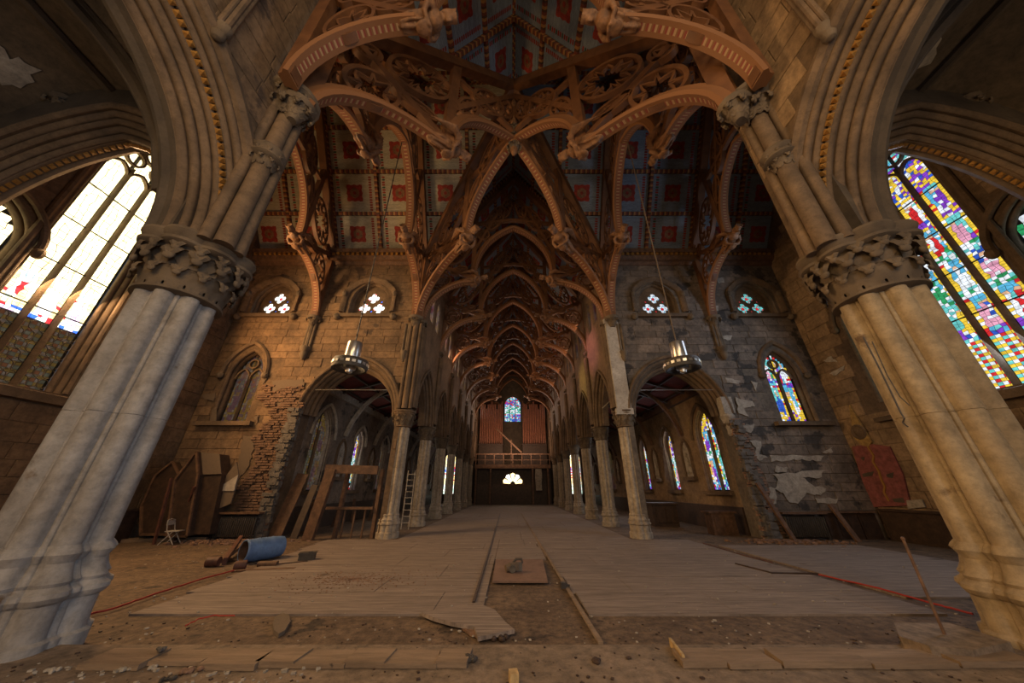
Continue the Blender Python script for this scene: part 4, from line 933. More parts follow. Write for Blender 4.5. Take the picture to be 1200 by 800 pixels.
# =====================================================================
# AISLES
for sg in (-1, 1):
    fr = Fr((XO*sg, 0, 0), (0, 1, 0), (-sg, 0, 0)); ys = [YF+.35+BAY*k for k in range(NB+1)]; cyl = [(ys[k]+ys[k+1])/2 for k in range(NB)]
    wo = 1.0; fx = 1
    holes = [door(cy, .95 if k == 0 else .62, 1.85, 4.6 if k == 0 else 4.7, 1.75 if k == 0 else 1.1, 7) for k, cy in enumerate(cyl)]
    ow = struct(slab('wall_aisle_'+side(sg), fr, [(YF+.9, -.02), (YB, -.02), (YB, 8.2), (YF+.9, 8.2)], holes, -.6, 0, M['chancel'] if sg > 0 else M['wallr']))
    for k, cy in enumerate(cyl):
        hw = .95 if k == 0 else .62; zs_, r_ = (4.6, 1.75) if k == 0 else (4.7, 1.1)
        wn = struct(bpy.data.objects.new('window_%d' % (40+k+(10 if sg > 0 else 0)), None)); C.objects.link(wn); wn.location = fr.P(cy, 1.85, 0)
        mb = MB(); sweep(mb, fr, [(cy-hw+.08, 1.85)]+arch(cy, hw-.08, zs_, r_-.08, 7)+[(cy+hw-.08, 1.85)], rolls(.2, .35, 2, 4)); sweep(mb, fr, arch(cy, hw+.3, zs_, r_+.3, 8), ROLL(.09, 6), close_prof=True, d0=.06); obj('window_frame', mb, M['dress'] if sg > 0 else M['plaster'], wn)
        mb = MB(); a, b = fr.P(cy-hw-.3, 1.65, -.5), fr.P(cy+hw+.3, 1.85, .2); mb.box(tuple(min(p) for p in zip(a, b)), tuple(max(p) for p in zip(a, b))); obj('window_sill', mb, M['dress'], wn)
        hd = door(cy, hw-.05, 1.85, zs_, r_-.05, 7)
        key = 'r' if sg > 0 or k in (1, 3) else 'dim'
        cols = [(cy-hw+.06, cy-.05), (cy+.05, cy+hw-.06)] if k == 0 else [(cy-hw+.06, cy+hw-.06)]
        for i, (a0, a1) in enumerate(cols): light(wn, fr, a0, a1, 1.9, 6.5, k*3+i, key, -.35, [(.5, 'gem'), (1.1, 'scene'), (.4, 'text'), (1.1, 'scene'), (1.5, 'canopy')], .13, lambda a, z: inpoly(a, z, hd))
        if k == 0: mb = MB(); mb.rings([[fr.P(cy+da, z, -.3+dd) for da, dd in ((-.05, 0), (0, .12), (.05, 0), (0, -.06))] for z in (1.85, 5.0)]); obj('mullion', mb, M['dress'], wn)
        mb = MB(); ngon_extrude(mb, [fr.P(a, z, -.37) for a, z in hd], -fr.en*.02); obj('lead_backing', mb, M['lead'], wn, 0)
    for k in range(1, NB):   # relief stations between the windows
        y = ys[k]; s = thing('wall_niche', '%s gabled stone niche with a carved relief on the %s aisle wall' % (ord_[k-1], side(sg)), 'niche', fr.P(y, 2.3, .1), 'niches along the %s aisle' % side(sg))
        mb = MB(); sweep(mb, fr, [(y-.42, 2.6)]+arch(y, .42, 3.9, .95, 6)+[(y+.42, 2.6)], [(0, .02), (.02, .14), (.10, .16), (.12, .02)]); a, b = fr.P(y-.62, 2.4, 0), fr.P(y+.62, 2.6, .28); mb.box(tuple(min(p) for p in zip(a, b)), tuple(max(p) for p in zip(a, b))); obj('niche_frame', mb, M['dress'], s)
        mb = MB(); ngon_extrude(mb, [fr.P(a, z, .02) for a, z in door(y, .42, 2.6, 3.9, .95, 6)], fr.en*.03); mb.ell(fr.P(y, 3.3, .1), (.1, .16, .45), 8, 6); mb.ell(fr.P(y, 3.85, .12), (.09, .1, .12), 8, 6); mb.ell(fr.P(y-.2, 3.0, .08), (.08, .12, .25), 8, 6); mb.ell(fr.P(y+.2, 2.95, .08), (.08, .1, .22), 8, 6); obj('relief', mb, M['plaster'], s)
    # lean-to ceiling, red boards between beams
    x0, x1 = (XN+.35)*sg, XO*sg; z0, z1 = 8.9, 7.4
    mb = MB(); ngon_extrude(mb, [(x0, YF+.9, z0), (x1, YF+.9, z1), (x1, YB, z1), (x0, YB, z0)], (0, 0, .12)); ac = struct(obj('ceiling_aisle_'+side(sg), mb, M['redceil'], smooth=0))
    for k in range(NB*2):
        y = YF+1.0+k*BAY/2; mb = MB(); mb.beam((x0, y, z0-.08), (x1, y, z1-.08), .16, .18); obj('rafter', mb, M['darkwood'], ac, 0)
    for t_ in (.15, .4, .65, .9):
        mb = MB(); mb.beam((x0+(x1-x0)*t_, YF+.9, z0+(z1-z0)*t_-.07), (x0+(x1-x0)*t_, YB, z0+(z1-z0)*t_-.07), .12, .12); obj('purlin', mb, M['darkwood'], ac, 0)
    mb = MB(); a, b = fr.P(YF+.9, 7.0, 0), fr.P(YB, 7.42, .25); mb.box(tuple(min(p) for p in zip(a, b)), tuple(max(p) for p in zip(a, b))); obj('wall_plate', mb, M['brownwood'] if sg > 0 else M['plaster'], ac, 0)
    fa = Fr((0, 0, 0), (sg, 0, 0), (0, -1, 0))
    for k in range(1, NB):
        y = ys[k]; mb = MB(); f2 = Fr((0, y, 0), (1, 0, 0), (0, -1, 0))
        q = arcpts((XN+.4, 8.6), (XO-.1, 5.0), .2); pth = [(sg*a, z) for a, z in q]
        if sg > 0: pth = pth
        sweep(mb, f2, pth, RECT(.22, .2), close_prof=True); obj('arch_brace', mb, M['brownwood'] if sg > 0 else M['plaster'], ac)
    mb = MB(); a, b = fr.P(YF+1, 0, 0), fr.P(YB, 1.15, .12); mb.box(tuple(min(p) for p in zip(a, b)), tuple(max(p) for p in zip(a, b))); struct(obj('baseboard_aisle_'+side(sg), mb, M['darkwood'], smooth=0))

# =====================================================================
# FAR END: wall, gallery, organ
fb = Fr((0, YB, 0), (1, 0, 0), (0, -1, 0))
hl = [door(0, 1.3, 11.4, 13.9, 1.5, 8), door(-9.3, .8, 1.2, 5.8, 1.4, 6), door(9.3, .8, 1.2, 5.8, 1.4, 6), [(2.4*.55*math.cos(PI*i/12)+0, 2.35+1.35*math.sin(PI*i/12)) for i in range(13)]]
bw = struct(slab('wall_far', fb, [(-XO-.4, -.02), (XO+.4, -.02), (XO+.4, ZE), (0, ZR), (-XO-.4, ZE)], hl, -.5, 0, M['dark']))
wn = struct(bpy.data.objects.new('window_60', None)); C.objects.link(wn); wn.location = fb.P(0, 11.4, 0)
hd = hl[0]
for k in (-1, 0, 1): light(wn, fb, k*.86-.37, k*.86+.37, 11.4, 15.4, k+2, 'r', -.3, [(1.2, 'gem'), (1.2, 'text'), (2, 'gem')], .18, lambda a, z: inpoly(a, z, hd))
mb = MB(); sweep(mb, fb, [(-1.3, 11.4)]+arch(0, 1.3, 13.9, 1.5, 8)+[(1.3, 11.4)], rolls(.35, .3, 2, 4)); obj('window_frame', mb, M['dress'], wn)
for sg in (-1, 1):
    wn = struct(bpy.data.objects.new('window_%d' % (62+sg), None)); C.objects.link(wn); wn.location = fb.P(9.3*sg, 1.2, 0); hd2 = door(9.3*sg, .8, 1.2, 5.8, 1.4, 6)
    for s2 in (-1, 1): light(wn, fb, 9.3*sg+(-.72 if s2 < 0 else .04), 9.3*sg+(-.04 if s2 < 0 else .72), 1.2, 7, 4+s2+sg, 'b', -.3, [(1.2, 'text'), (1.2, 'scene'), (1.2, 'gem'), (2, 'scene')], .17, lambda a, z: inpoly(a, z, hd2))
    mb = MB(); sweep(mb, fb, [(9.3*sg-.75, 1.2)]+arch(9.3*sg, .75, 5.8, 1.35, 6)+[(9.3*sg+.75, 1.2)], rolls(.2, .3, 2, 4)); obj('window_frame', mb, M['dress'], wn)
# lobby wall under the gallery with fanlight over the door
YG = 44.5
mb = MB(); mb.box((-5.1, YG+1.6, 0), (5.1, YG+1.8, 4.5)); lob = struct(obj('wall_lobby', mb, M['darkwood'], smooth=0))
fl = struct(bpy.data.objects.new('window_65', None)); C.objects.link(fl); fl.location = (0, YG+1.55, 2.3)
for i in range(5):
    mb = MB(); a0, a1 = PI*i/5+.05, PI*(i+1)/5-.05
    mb.add([(r*math.cos(a), YG+1.56, 2.45+r*math.sin(a)) for r, a in ((.35, a0), (1.25, a0+.02), (1.36, (a0+a1)/2), (1.25, a1-.02), (.35, a1))], [(0, 1, 2, 3, 4)], PK.index('white' if i % 2 else 'yellow')); obj('pane', mb, GL['b'], fl, 0)
mb = MB(); sweep(mb, Fr((0, YG+1.55, 0), (1, 0, 0), (0, -1, 0)), [(-1.45*math.cos(PI*i/14), 2.45+1.45*math.sin(PI*i/14)) for i in range(15)], RECT(.14, .12), close_prof=True); mb.box((-1.5, YG+1.5, 2.3), (1.5, YG+1.6, 2.45)); obj('window_frame', mb, M['brownwood'], fl)
g = thing('organ_gallery', 'dark timber gallery on posts below the organ pipes', 'gallery', (0, YG, 0))
mb = MB(); mb.box((-5.0, YG, 4.35), (5.0, YB-.4, 4.65)); mb.box((-5.0, YG-.1, 4.3), (5.0, YG, 4.75)); obj('gallery_floor', mb, M['brownwood'], g, 0)
mb = MB(); mb.box((-5.0, YG-.05, 6.0), (5.0, YG+.08, 6.15)); mb.box((-5, YG-.04, 5.3), (5, YG+.04, 5.38)); obj('rail', mb, M['brownwood'], g, 0)
for i in range(9): mb = MB(); x = -4.9+i*9.8/8; mb.box((x-.06, YG-.06, 4.65), (x+.06, YG+.06, 6.1)); obj('baluster', mb, M['brownwood'], g, 0)
for x in (-4.8, -2.9, 2.6, 4.6): mb = MB(); mb.box((x-.1, YG-.1, 0), (x+.1, YG+.1, 4.35)); obj('post', mb, M['brownwood'], g, 0)
for sg in (-1, 1):
    o_ = thing('pipe_organ', 'reddish organ pipe case on the gallery, %s of the round window' % side(sg), 'organ', (3.2*sg, YB-1.6, 4.65))
    mb = MB(); mb.box((3.2*sg-1.75, YB-2.2, 4.66), (3.2*sg+1.75, YB-.7, 7.6)); mb.box((3.2*sg-1.85, YB-2.3, 7.6), (3.2*sg+1.85, YB-.7, 7.8)); obj('organ_case', mb, M['darkwood'], o_, 0)
    for i in range(13):
        x = 3.2*sg-1.6+i*3.2/12; h = 13.2+.9*abs(math.cos(i*PI/6))-.3*(i % 2); mb = MB(); mb.tube([(x, YB-1.9, 7.8), (x, YB-1.9, 8.3), (x, YB-1.9, h)], [.05, .115, .115], 8); obj('organ_pipe', mb, M['pipe'], o_)
    mb = MB(); mb.tube([(3.2*sg-1.7, YB-1.9, 7.8), (3.2*sg-1.7, YB-1.9, 14.6)], .08, 6); mb.tube([(3.2*sg+1.7, YB-1.9, 7.8), (3.2*sg+1.7, YB-1.9, 14.6)], .08, 6); sweep(mb, Fr((0, YB-1.9, 0), (1, 0, 0), (0, -1, 0)), arch(3.2*sg, 1.7, 13.2, 2.2, 8), RECT(.14, .2), close_prof=True); obj('organ_frame', mb, M['darkwood'], o_)
mb = MB(); mb.beam((-2.3, YG+.5, 9.5), (1.2, YG+.5, 6.3), .2, .2, (0, 1, 0)); mb.beam((-.2, YG+.5, 4.66), (-.2, YG+.5, 8.0), .12, .12, (0, 1, 0)); one('leaning_beam', mb, M['brownwood'], 'diagonal timber leaning on the gallery rail in front of the organ', 'beam')

# =====================================================================
# THINGS
def g0(px, py, z=0): return W(px, py, 'z', z)
def poly(name, pix, z, th, mt, label, cat, group=None):
    mb = MB(); pts = [g0(a, b, z) for a, b in pix]; ngon_extrude(mb, pts, (0, 0, -th)); return one(name, mb, mt, label, cat, group, 0)
# ---- hanging lamps ----
def lamp(x, label):
    c = Vector((x, YC, 5.68)); t = thing('hanging_lamp', label, 'lamp', tuple(c))
    mb = MB(); mb.lathe([(.02, .34), (.05, .36), (.23, .36), (.25, .40), (.25, .98), (.23, 1.02), (.04, 1.04)], c, 20); obj('steel_cylinder', mb, M['steel'], t)
    mb = MB(); mb.lathe([(.50, .02), (.56, .0), (.58, .06), (.58, .26), (.56, .32), (.50, .30)], c, 28, cap=False); mb.lathe([(.50, .02), (.50, .30)], c, 28, cap=False); obj('ring', mb, M['iron'], t)
    mb = MB()
    for k in range(4): mb.beam(c+Vector((.2*math.cos(k*PI/2), .2*math.sin(k*PI/2), .2)), c+Vector((.53*math.cos(k*PI/2), .53*math.sin(k*PI/2), .2)), .03, .03)
    obj('spoke', mb, M['iron'], t, 0)
    for k in range(20):
        a = 2*PI*k/20; mb = MB(); mb.obox(c+Vector((.585*math.cos(a), .585*math.sin(a), .16)), (.02, .11, .09), a); obj('pierced_plate', mb, M['steel'], t, 0)
    mb = MB(); mb.lathe([(.02, -.14), (.10, -.10), (.12, 0), (.20, .02), (.22, .34)], c, 14); obj('pendant_cup', mb, M['steel'], t)
    mb = MB(); mb.tube([c+Vector((0, 0, 1.03)), (x, c.y, 18.1)], .022, 6); z = 7.0
    while z < 17.5: mb.ell((x, c.y, z), (.035, .035, .07), 6, 4); z += .45
    obj('chain', mb, M['cardboard'] if x > 0 else M['iron'], t)
    return t
lamp(-5.7, 'steel ring lamp hanging on a long chain before the left aisle archway')
lamp(5.78, 'steel ring lamp hanging on a long chain before the right aisle archway')
# ---- blue barrel and rubbish beside it ----
b = g0(301, 659); t = thing('plastic_barrel', 'blue plastic barrel lying open on its side on the floor', 'barrel', (b.x, b.y, 0))
dx = Vector((.5, .866, 0)).normalized(); c0 = Vector((b.x-.36, b.y-.2, .312)); rs = []; perp = Vector((-dx.y, dx.x, 0)); 
mb = MB()
for l, r in ((0, .26), (.0, .29), (.04, .305), (.08, .29), (.3, .30), (.34, .31), (.38, .30), (.68, .30), (.72, .31), (.76, .30), (1.0, .285), (1.04, .27), (1.05, .02)): rs.append([c0+dx*l+(perp*math.cos(2*PI*k/20)+Vector((0, 0, 1))*math.sin(2*PI*k/20))*r for k in range(20)])
mb.rings(rs, cap=False); obj('body', mb, M['blue'], t)
mb = MB(); mb.rings([[c0+dx*l+(perp*math.cos(2*PI*k/20)+Vector((0, 0, 1))*math.sin(2*PI*k/20))*r for k in range(20)] for l, r in ((.002, .27), (.5, .26), (.9, .25), (.91, .01))], cap=False); obj('inside', mb, M['brownwood'], t)
def can(px, py, r, L, ang, mt, label):
    p = g0(px, py); d = Vector((math.cos(ang), math.sin(ang), 0)); q = Vector((-d.y, d.x, 0)); mb = MB(); c = Vector((p.x, p.y, r))
    mb.rings([[c+d*l+(q*math.cos(2*PI*k/14)+Vector((0, 0, 1))*math.sin(2*PI*k/14))*rr for k in range(14)] for l, rr in ((-L/2, r*.75), (-L/2, r), (-L/2+.03, r*1.02), (0, r*.97), (L/2-.03, r*1.02), (L/2, r), (L/2-.02, r*.8))]); return one('paint_can', mb, mt, label, 'can')
can(248, 664, .12, .30, .2, M['rust'], 'small rusty can lying left of the rubbish by the barrel')
can(280, 668, .11, .26, .5, M['rust'], 'dented can lying in front of the blue barrel')
can(313, 664, .07, .5, .1, M['brownwood'], 'narrow brown tube lying under the blue barrel front')
def board(name, p0, p1, w_, h_, mt, label, cat='board', z=0, z1=None):
    a = g0(*p0, z); b_ = g0(*p1, z); mb = MB(); mb.beam(a+Vector((0, 0, h_/2)), b_+Vector((0, 0, h_/2+(z1 or 0))), w_, h_); return one(name, mb, mt, label, cat, smooth=0)
board('broken_board', (256, 660), (281, 650), .16, .10, M['brownwood'], 'short brown board sticking out of the rubbish left of the barrel', z1=.25)
board('broken_board', (262, 662), (277, 646), .10, .18, M['rust'], 'reddish splintered board tilted against the open barrel mouth', z1=.3)
board('broken_board', (258, 657), (285, 657), .30, .05, M['darkwood'], 'flat dark board lying under the rubbish left of the barrel')
board('long_board', (273, 670), (345, 667), .14, .04, M['brownwood'], 'long low brown board on the floor in front of the blue barrel')
board('long_board', (322, 663), (360, 659), .10, .05, M['darkwood'], 'dark board running from the barrel towards the small black box')
p = g0(359, 657); mb = MB(); mb.obox((p.x, p.y, .10), (.42, .26, .16), .3); mb.obox((p.x, p.y, .20), (.46, .30, .05), .35); mb.obox((p.x+.1, p.y-.05, .235), (.1, .1, .03), .35); one('tool_box', mb, M['iron'], 'small black box on the floor right of the blue barrel', 'box', smooth=0)
# ---- tool on a plywood square ----
poly('plywood_square', [(581, 655), (636, 655), (642, 681), (577, 681)], .075, .03, M['pink'] if 0 else mat('reddish_plywood', (.24, .145, .10), (.17, .10, .07), 3), 'reddish plywood square lying in the central strip under the tool', 'board')
p = g0(602, 670, .08); t = thing('floor_tool', 'grey hand tool with dark handle lying on the plywood square', 'tool', (p.x, p.y, .075))
mb = MB(); mb.obox((p.x, p.y+.02, .19), (.22, .16, .16), .3); mb.tube([(p.x-.20, p.y-.05, .16), (p.x-.08, p.y, .18)], [.08, .09], 10); obj('housing', mb, M['cardboard'], t)
mb = MB(); mb.tube([(p.x-.03, p.y-.12, .16), (p.x-.03, p.y+.10, .16)], .082, 12); mb.obox((p.x+.13, p.y+.1, .17), (.16, .1, .18), .2); obj('motor', mb, M['rubble'], t)
mb = MB(); mb.tube([(p.x-.02, p.y+.1, .25), (p.x+.06, p.y+.12, .33), (p.x+.20, p.y+.12, .33), (p.x+.22, p.y+.1, .24)], .03, 8); obj('handle', mb, M['iron'], t)
# ---- strips, battens and cords on the floor ----
a, b_ = g0(611, 601, .05), g0(704, 753, .05); mb = MB(); mb.beam(a, b_, .07, .03); one('brass_strip', mb, M['plank'], 'long thin pale strip running down the nave floor right of the centre', 'strip', smooth=0)
p = g0(660, 688, .06); mb = MB(); mb.obox((p.x, p.y, .10), (.12, .13, .10), .2); mb.obox((p.x+.1, p.y+.02, .09), (.09, .04, .03), .2); one('small_block', mb, M['iron'], 'tiny black block sitting on the long pale strip', 'block', smooth=0)
a, b_ = g0(586, 602, .05), g0(555, 705, .05); mb = MB(); mb.beam(a, b_, .05, .035); one('dark_batten', mb, M['darkwood'], 'thin dark batten along the left edge of the central strip', 'strip', smooth=0)
def cord(name, pix, r, mt, label, z=.05):
    pts = [g0(a, b, z) for a, b in pix]; out = []
    rn = random.Random(3)
    for i in range(len(pts)-1):
        for k in range(8): q = pts[i].lerp(pts[i+1], k/8); out.append(q+Vector((rn.uniform(-.02, .02), rn.uniform(-.02, .02), 0)))
    out.append(pts[-1]); mb = MB(); mb.tube(out, r, 6); return one(name, mb, mt, label, 'cord')
cord('red_cord', [(98, 721), (135, 712), (180, 696), (240, 677), (274, 668)], .017, M['redcord'], 'red cord stretched over the floor from left pier to barrel')
cord('red_cord', [(218, 733), (232, 725), (250, 721), (275, 721)], .010, M['redcord'], 'short loose red cord curving on the floor near the left deck edge')
cord('red_cord', [(960, 673), (1030, 689), (1090, 706), (1140, 719)], .017, M['redcord'], 'red cord running over the right deck towards the right pier')
cord('thin_cord', [(824, 636), (870, 650), (905, 659)], .014, M['rust'], 'thin brown cord on the right deck behind the dark batten')
a, b_ = g0(862, 660, .05), g0(905, 671, .05); mb = MB(); mb.beam(a, b_, .04, .03); one('dark_batten', mb, M['darkwood'], 'slanting dark batten on the right deck', 'strip', smooth=0)
a, b_ = g0(903, 671, .05), g0(959, 672, .05); mb = MB(); mb.beam(a, b_, .06, .03); one('dark_batten', mb, M['darkwood'], 'short level dark batten on the right deck meeting the red cord', 'strip', smooth=0)
# ---- broken sheets on the near floor ----
poly('broken_plywood', [(494, 717), (520, 712), (562, 707), (580, 714), (592, 728), (603, 737), (560, 746), (556, 734), (530, 729), (508, 723)], .09, .05, M['deck'], 'broken grey board corner tilted over the dirt at the front centre', 'board')
poly('board_fragment', [(541, 734), (556, 733), (560, 744), (552, 742)], .05, .035, M['brick'], 'small reddish splinter under the broken grey board', 'fragment')
poly('oval_stone', [(322, 722), (332, 718), (339, 720), (340, 728), (334, 738), (327, 742), (321, 738), (320, 729)], .055, .05, M['cardboard'], 'oval brown slab of stone on the dirt at the front left', 'stone')
# ---- plank rows along the edge of the step ----
def plankrow(xs, y_back, fr_, lab, h=.055):
    for k in range(len(xs)-1):
        x0, x1 = xs[k], xs[k+1]; th = h*fr_[k % len(fr_)]; zt = .18+th; yb = 5.02; yf = g0((x0+x1)/2, 775+3*(k % 2), zt).y
        cl = lambda px, y: CAMP.x+(g0(px, 770, zt).x-CAMP.x)/g0(px, 770, zt).y*y
        m = Vector(((cl(x0, yf)+cl(x1, yf))/2, 0, 0)); a0, a1 = cl(x0, yf)+.01, cl(x1, yf)-.01
        sh = .03*((-1)**k)
        mb = MB(); mb.hull8([(a0, yf, .185), (a1, yf+.01, .185), (a1+sh, yb, .185), (a0+sh, yb, .185), (a0, yf, zt), (a1, yf+.01, zt), (a1+sh, yb, zt), (a0+sh, yb, zt)])
        one('loose_plank', mb, M['plank'], lab % ord_[k] if k < 8 else lab % 'outermost', 'plank', smooth=0)
plankrow([546, 512, 450, 404, 344, 300, 235, 165, 95][::-1] and [512, 546][:0] or [546, 511, 450, 404, 344, 300, 235, 165, 95], 0, (1.1, .8, 1.1, .8, 1.1), '%s plank from the middle in the weathered row on the left step edge')
plankrow([798, 852, 915, 1020, 1122, 1215], 0, (1.1, .9, 1.15, .9, 1.1), '%s plank from the middle in the weathered row on the right step edge')
mb = MB(); a = g0(797, 762, .26); mb.obox((a.x+.005, 5.0, .225), (.03, .46, .085), -.12); one('cut_board_end', mb, M['endgrain'], 'fresh yellow cut board edge at the start of the right plank row', 'board', smooth=0)
rn = random.Random(12)
def lump(px, py, z, r, mt, label, cat='debris', fl=.6):
    p = g0(px, py, z); mb = MB(); vs = []
    for i in range(5):
        q = p+Vector((rn.uniform(-r, r), rn.uniform(-r, r)*.6, r*fl*.5)); mb.ell(q, (r*rn.uniform(.35, .7), r*rn.uniform(.3, .6), r*fl*rn.uniform(.4, .7)), 7, 5, rot=Matrix.Rotation(rn.uniform(0, 3), 3, 'Z'))
    o = one('debris_lump', mb, mt, label, cat, smooth=0); return o
lump(556, 777, .18, .10, M['iron'], 'black sooty lump at the inner end of the left plank row')
lump(585, 750, .0, .10, M['darkwood'], 'dark crumbs in the dirt under the broken grey board')
lump(704, 777, .18, .07, M['darkwood'], 'dark crumpled lump on the stone step right of the centre')
lump(739, 772, .18, .035, M['darkwood'], 'tiny dark crumb on the stone step beside the crumpled lump')
lump(187, 763, .25, .06, M['rubble'], 'small grey stone standing on the left plank row')
lump(148, 786, .18, .07, M['plaster'], 'pale plaster lump left of centre in front of the left planks')
lump(178, 784, .18, .05, M['plaster'], 'pale flat plaster chip in front of the left planks')
lump(196, 797, .18, .06, M['iron'], 'dark lump at the bottom edge below the left planks')
lump(225, 788, .18, .08, M['brick'], 'brown splintered fragment in front of the left planks')
lump(60, 787, .18, .06, M['plaster'], 'pale crumbs beside the foot of the left foreground pier')
p = g0(602, 800, .18); mb = MB(); mb.obox((p.x, p.y, .225), (.09, .12, .09), .15); one('wood_block', mb, M['endgrain'], 'small pale wooden block on the step at the bottom centre', 'block', smooth=0)
# ---- stone slab, steel post ----
mb = MB(); pts = [g0(a, b, .30) for a, b in ((1046, 729), (1112, 729), (1152, 741), (1186, 752), (1140, 762), (1088, 757), (1052, 745))]
ngon_extrude(mb, [p+Vector((0, .0, -.11)) for p in pts], (0, 0, -.17)); c = sum(pts, Vector())/len(pts)
ngon_extrude(mb, [c+(p-c)*.97+Vector((0, 0, 0)) for p in pts], (0, 0, -.11)); one('stone_slab', mb, M['stage'], 'pale angular stone slab beside the foot of the right pier', 'slab', smooth=0)
b_ = g0(1107, 743, .30); dist = b_.y; d = W(1058, 631, 'y', dist); mb = MB(); mb.tube([b_, (b_.x+(d.x-b_.x)*1.0, dist, d.z)], .017, 8); mb.ell((d.x, dist, d.z), (.026, .026, .026), 6, 4); one('steel_post', mb, M['brownwood'], 'thin rusty post standing on the slab before the right pier', 'post')
# ---- folding chair ----
p = g0(197, 638); t = thing('folding_chair', 'small pale folding chair near the left wall under the leaning screens', 'chair', (p.x, p.y, 0))
cm = M['white']; X = Vector((.97, .25, 0)).normalized(); Y = Vector((-X.y, X.x, 0)); P_ = lambda x, y, z: Vector((p.x, p.y, 0))+X*x+Y*y+Vector((0, 0, z))
for s_ in (-.22, .22):
    mb = MB(); mb.tube([P_(-.22, s_, .02), P_(.10, s_, .45)], .015, 6); obj('leg', mb, cm, t)
    mb = MB(); mb.tube([P_(.26, s_, .02), P_(-.10, s_, .5), P_(-.20, s_*.98, .80)], .016, 6); obj('leg', mb, cm, t)
mb = MB(); mb.obox(P_(.05, 0, .46), (.44, .42, .03), math.atan2(X.y, X.x)); obj('seat', mb, cm, t, 0)
mb = MB(); rs = []
mb.tube([P_(-.17, -.22, .68), P_(-.20, -.2, .84), P_(-.21, 0, .88), P_(-.20, .2, .84), P_(-.17, .22, .68)], .018, 6); mb.obox(P_(-.18, 0, .75), (.02, .4, .16), math.atan2(X.y, X.x)); obj('backrest', mb, cm, t)
# ---- low wainscot and radiators along the facing wall ----
def radiator(x0, x1, label):
    t = thing('radiator', label, 'radiator', ((x0+x1)/2, YF-.35, 0)); n = int((x1-x0)/.085)
    for k in range(n):
        x = x0+(x1-x0)*(k+.5)/n; mb = MB(); mb.lathe([(.02, .12), (.035, .14), (.035, .84), (.02, .88)], (x, YF-.50, 0), 6); mb.lathe([(.02, .12), (.035, .14), (.035, .84), (.02, .88)], (x, YF-.36, 0), 6); obj('fin', mb, M['iron'], t)
    mb = MB(); mb.box((x0-.1, YF-.62, .98), (x1+.1, YF-.1, 1.05)); obj('shelf', mb, M['brownwood'], t, 0)
    mb = MB(); mb.tube([(x0-.05, YF-.43, .16), (x1+.05, YF-.43, .16)], .03, 6); mb.tube([(x0-.05, YF-.43, .80), (x1+.05, YF-.43, .80)], .03, 6)
    for x in (x0+.05, x1-.05): mb.box((x-.04, YF-.5, 0), (x+.04, YF-.36, .14))
    obj('pipe', mb, M['iron'], t)
radiator(-12.6, -10.95, 'black iron radiator on the left wall beside the rubble jamb')
radiator(-15.9, -14.6, 'black iron radiator on the left wall nearest the left pier')
radiator(11.5, 13.2, 'black iron radiator on the right wall beside the brick jamb')
def wain(x0, x1, label):
    t = thing('wainscot_panel', label, 'panelling', ((x0+x1)/2, YF-.2, 0)); mb = MB(); mb.box((x0, YF-.22, 0), (x1, YF-.06, 1.0)); obj('back', mb, M['darkwood'], t, 0)
    mb = MB(); mb.box((x0, YF-.34, 1.0), (x1, YF-.06, 1.07)); obj('cap_rail', mb, M['brownwood'], t, 0); n = max(1, round((x1-x0)/.55))
    for k in range(n): mb = MB(); a = x0+(x1-x0)*k/n; b2 = a+(x1-x0)/n; mb.box((a+.06, YF-.25, .14), (b2-.06, YF-.22, .9)); obj('panel', mb, M['darkwood'], t, 0)
wain(-14.5, -12.75, 'dark low wall panelling between the two left radiators')
wain(13.4, 14.9, 'dark low wall panelling right of the right radiator')
wain(14.95, 15.7, 'dark low wall panelling in the far right corner')
mb = MB(); mb.box((XE-.35, 6.2, 0), (XE-.05, YF-.4, 1.1)); mb.box((XE-.45, 6.2, 1.1), (XE-.05, YF-.4, 1.18)); one('wall_bench', mb, M['darkwood'], 'long dark bench panelling along the right gable wall', 'panelling', smooth=0)
mb = MB(); mb.box((-XE+.05, 6.2, 0), (-XE+.35, YF-.8, 1.1)); mb.box((-XE+.05, 6.2, 1.1), (-XE+.45, YF-.8, 1.18)); one('wall_bench', mb, M['darkwood'], 'long dark bench panelling along the left gable wall', 'panelling', smooth=0)
for x in (13.9,): 
    mb = MB(); mb.beam((x, YF-.9, 0), (x-.12, YF-.37, 1.35), .18, .10, (0, 1, 0)); one('leaning_plank', mb, M['brownwood'], 'brown plank leaning on the right wall panelling next to the radiator', 'plank', smooth=0)
mb = MB(); a, b_ = g0(146, 634), g0(262, 629); a.y -= .25; b_.y -= .75; mb.beam(a+Vector((0, 0, .06)), b_+Vector((0, 0, .06)), .5, .12, (0, 0, 1)); one('low_platform', mb, M['plank'], 'low wooden platform under the folding chair along the left wall', 'platform', smooth=0)
# ---- gabled cases and panels standing along the left wall ----
def gabled(name, pix, dep, yb, mt, label, cat='case', inner=None):
    pts = [W(a, b, 'y', yb) for a, b in pix]; mb = MB(); ngon_extrude(mb, pts, (0, dep, 0)); o = thing(name, label, cat, (pts[0].x, yb, min(p.z for p in pts)))
    obj('panel', mb, mt, o, 0)
    if inner:
        c = sum(pts, Vector())/len(pts); n = len(pts)
        for i in range(n):
            mb = MB(); mb.beam(pts[i]+Vector((0, -.03, 0)), pts[(i+1) % n]+Vector((0, -.03, 0)), .08, .08, (0, 1, 0)); obj('frame_bar', mb, inner, o, 0)
    return o
gabled('gabled_case', [(166, 626), (167, 593), (183, 557), (203, 541), (212, 558), (203, 626)], .3, YF-.95, M['darkwood'], 'dark gabled case leaning leftmost against the left wall', inner=M['brownwood'])
gabled('gabled_case', [(197, 628), (206, 562), (231, 529), (233, 556), (220, 628)], .35, YF-1.15, M['darkwood'], 'tall dark narrow gabled case in the middle of the leaning group', inner=M['brownwood'])
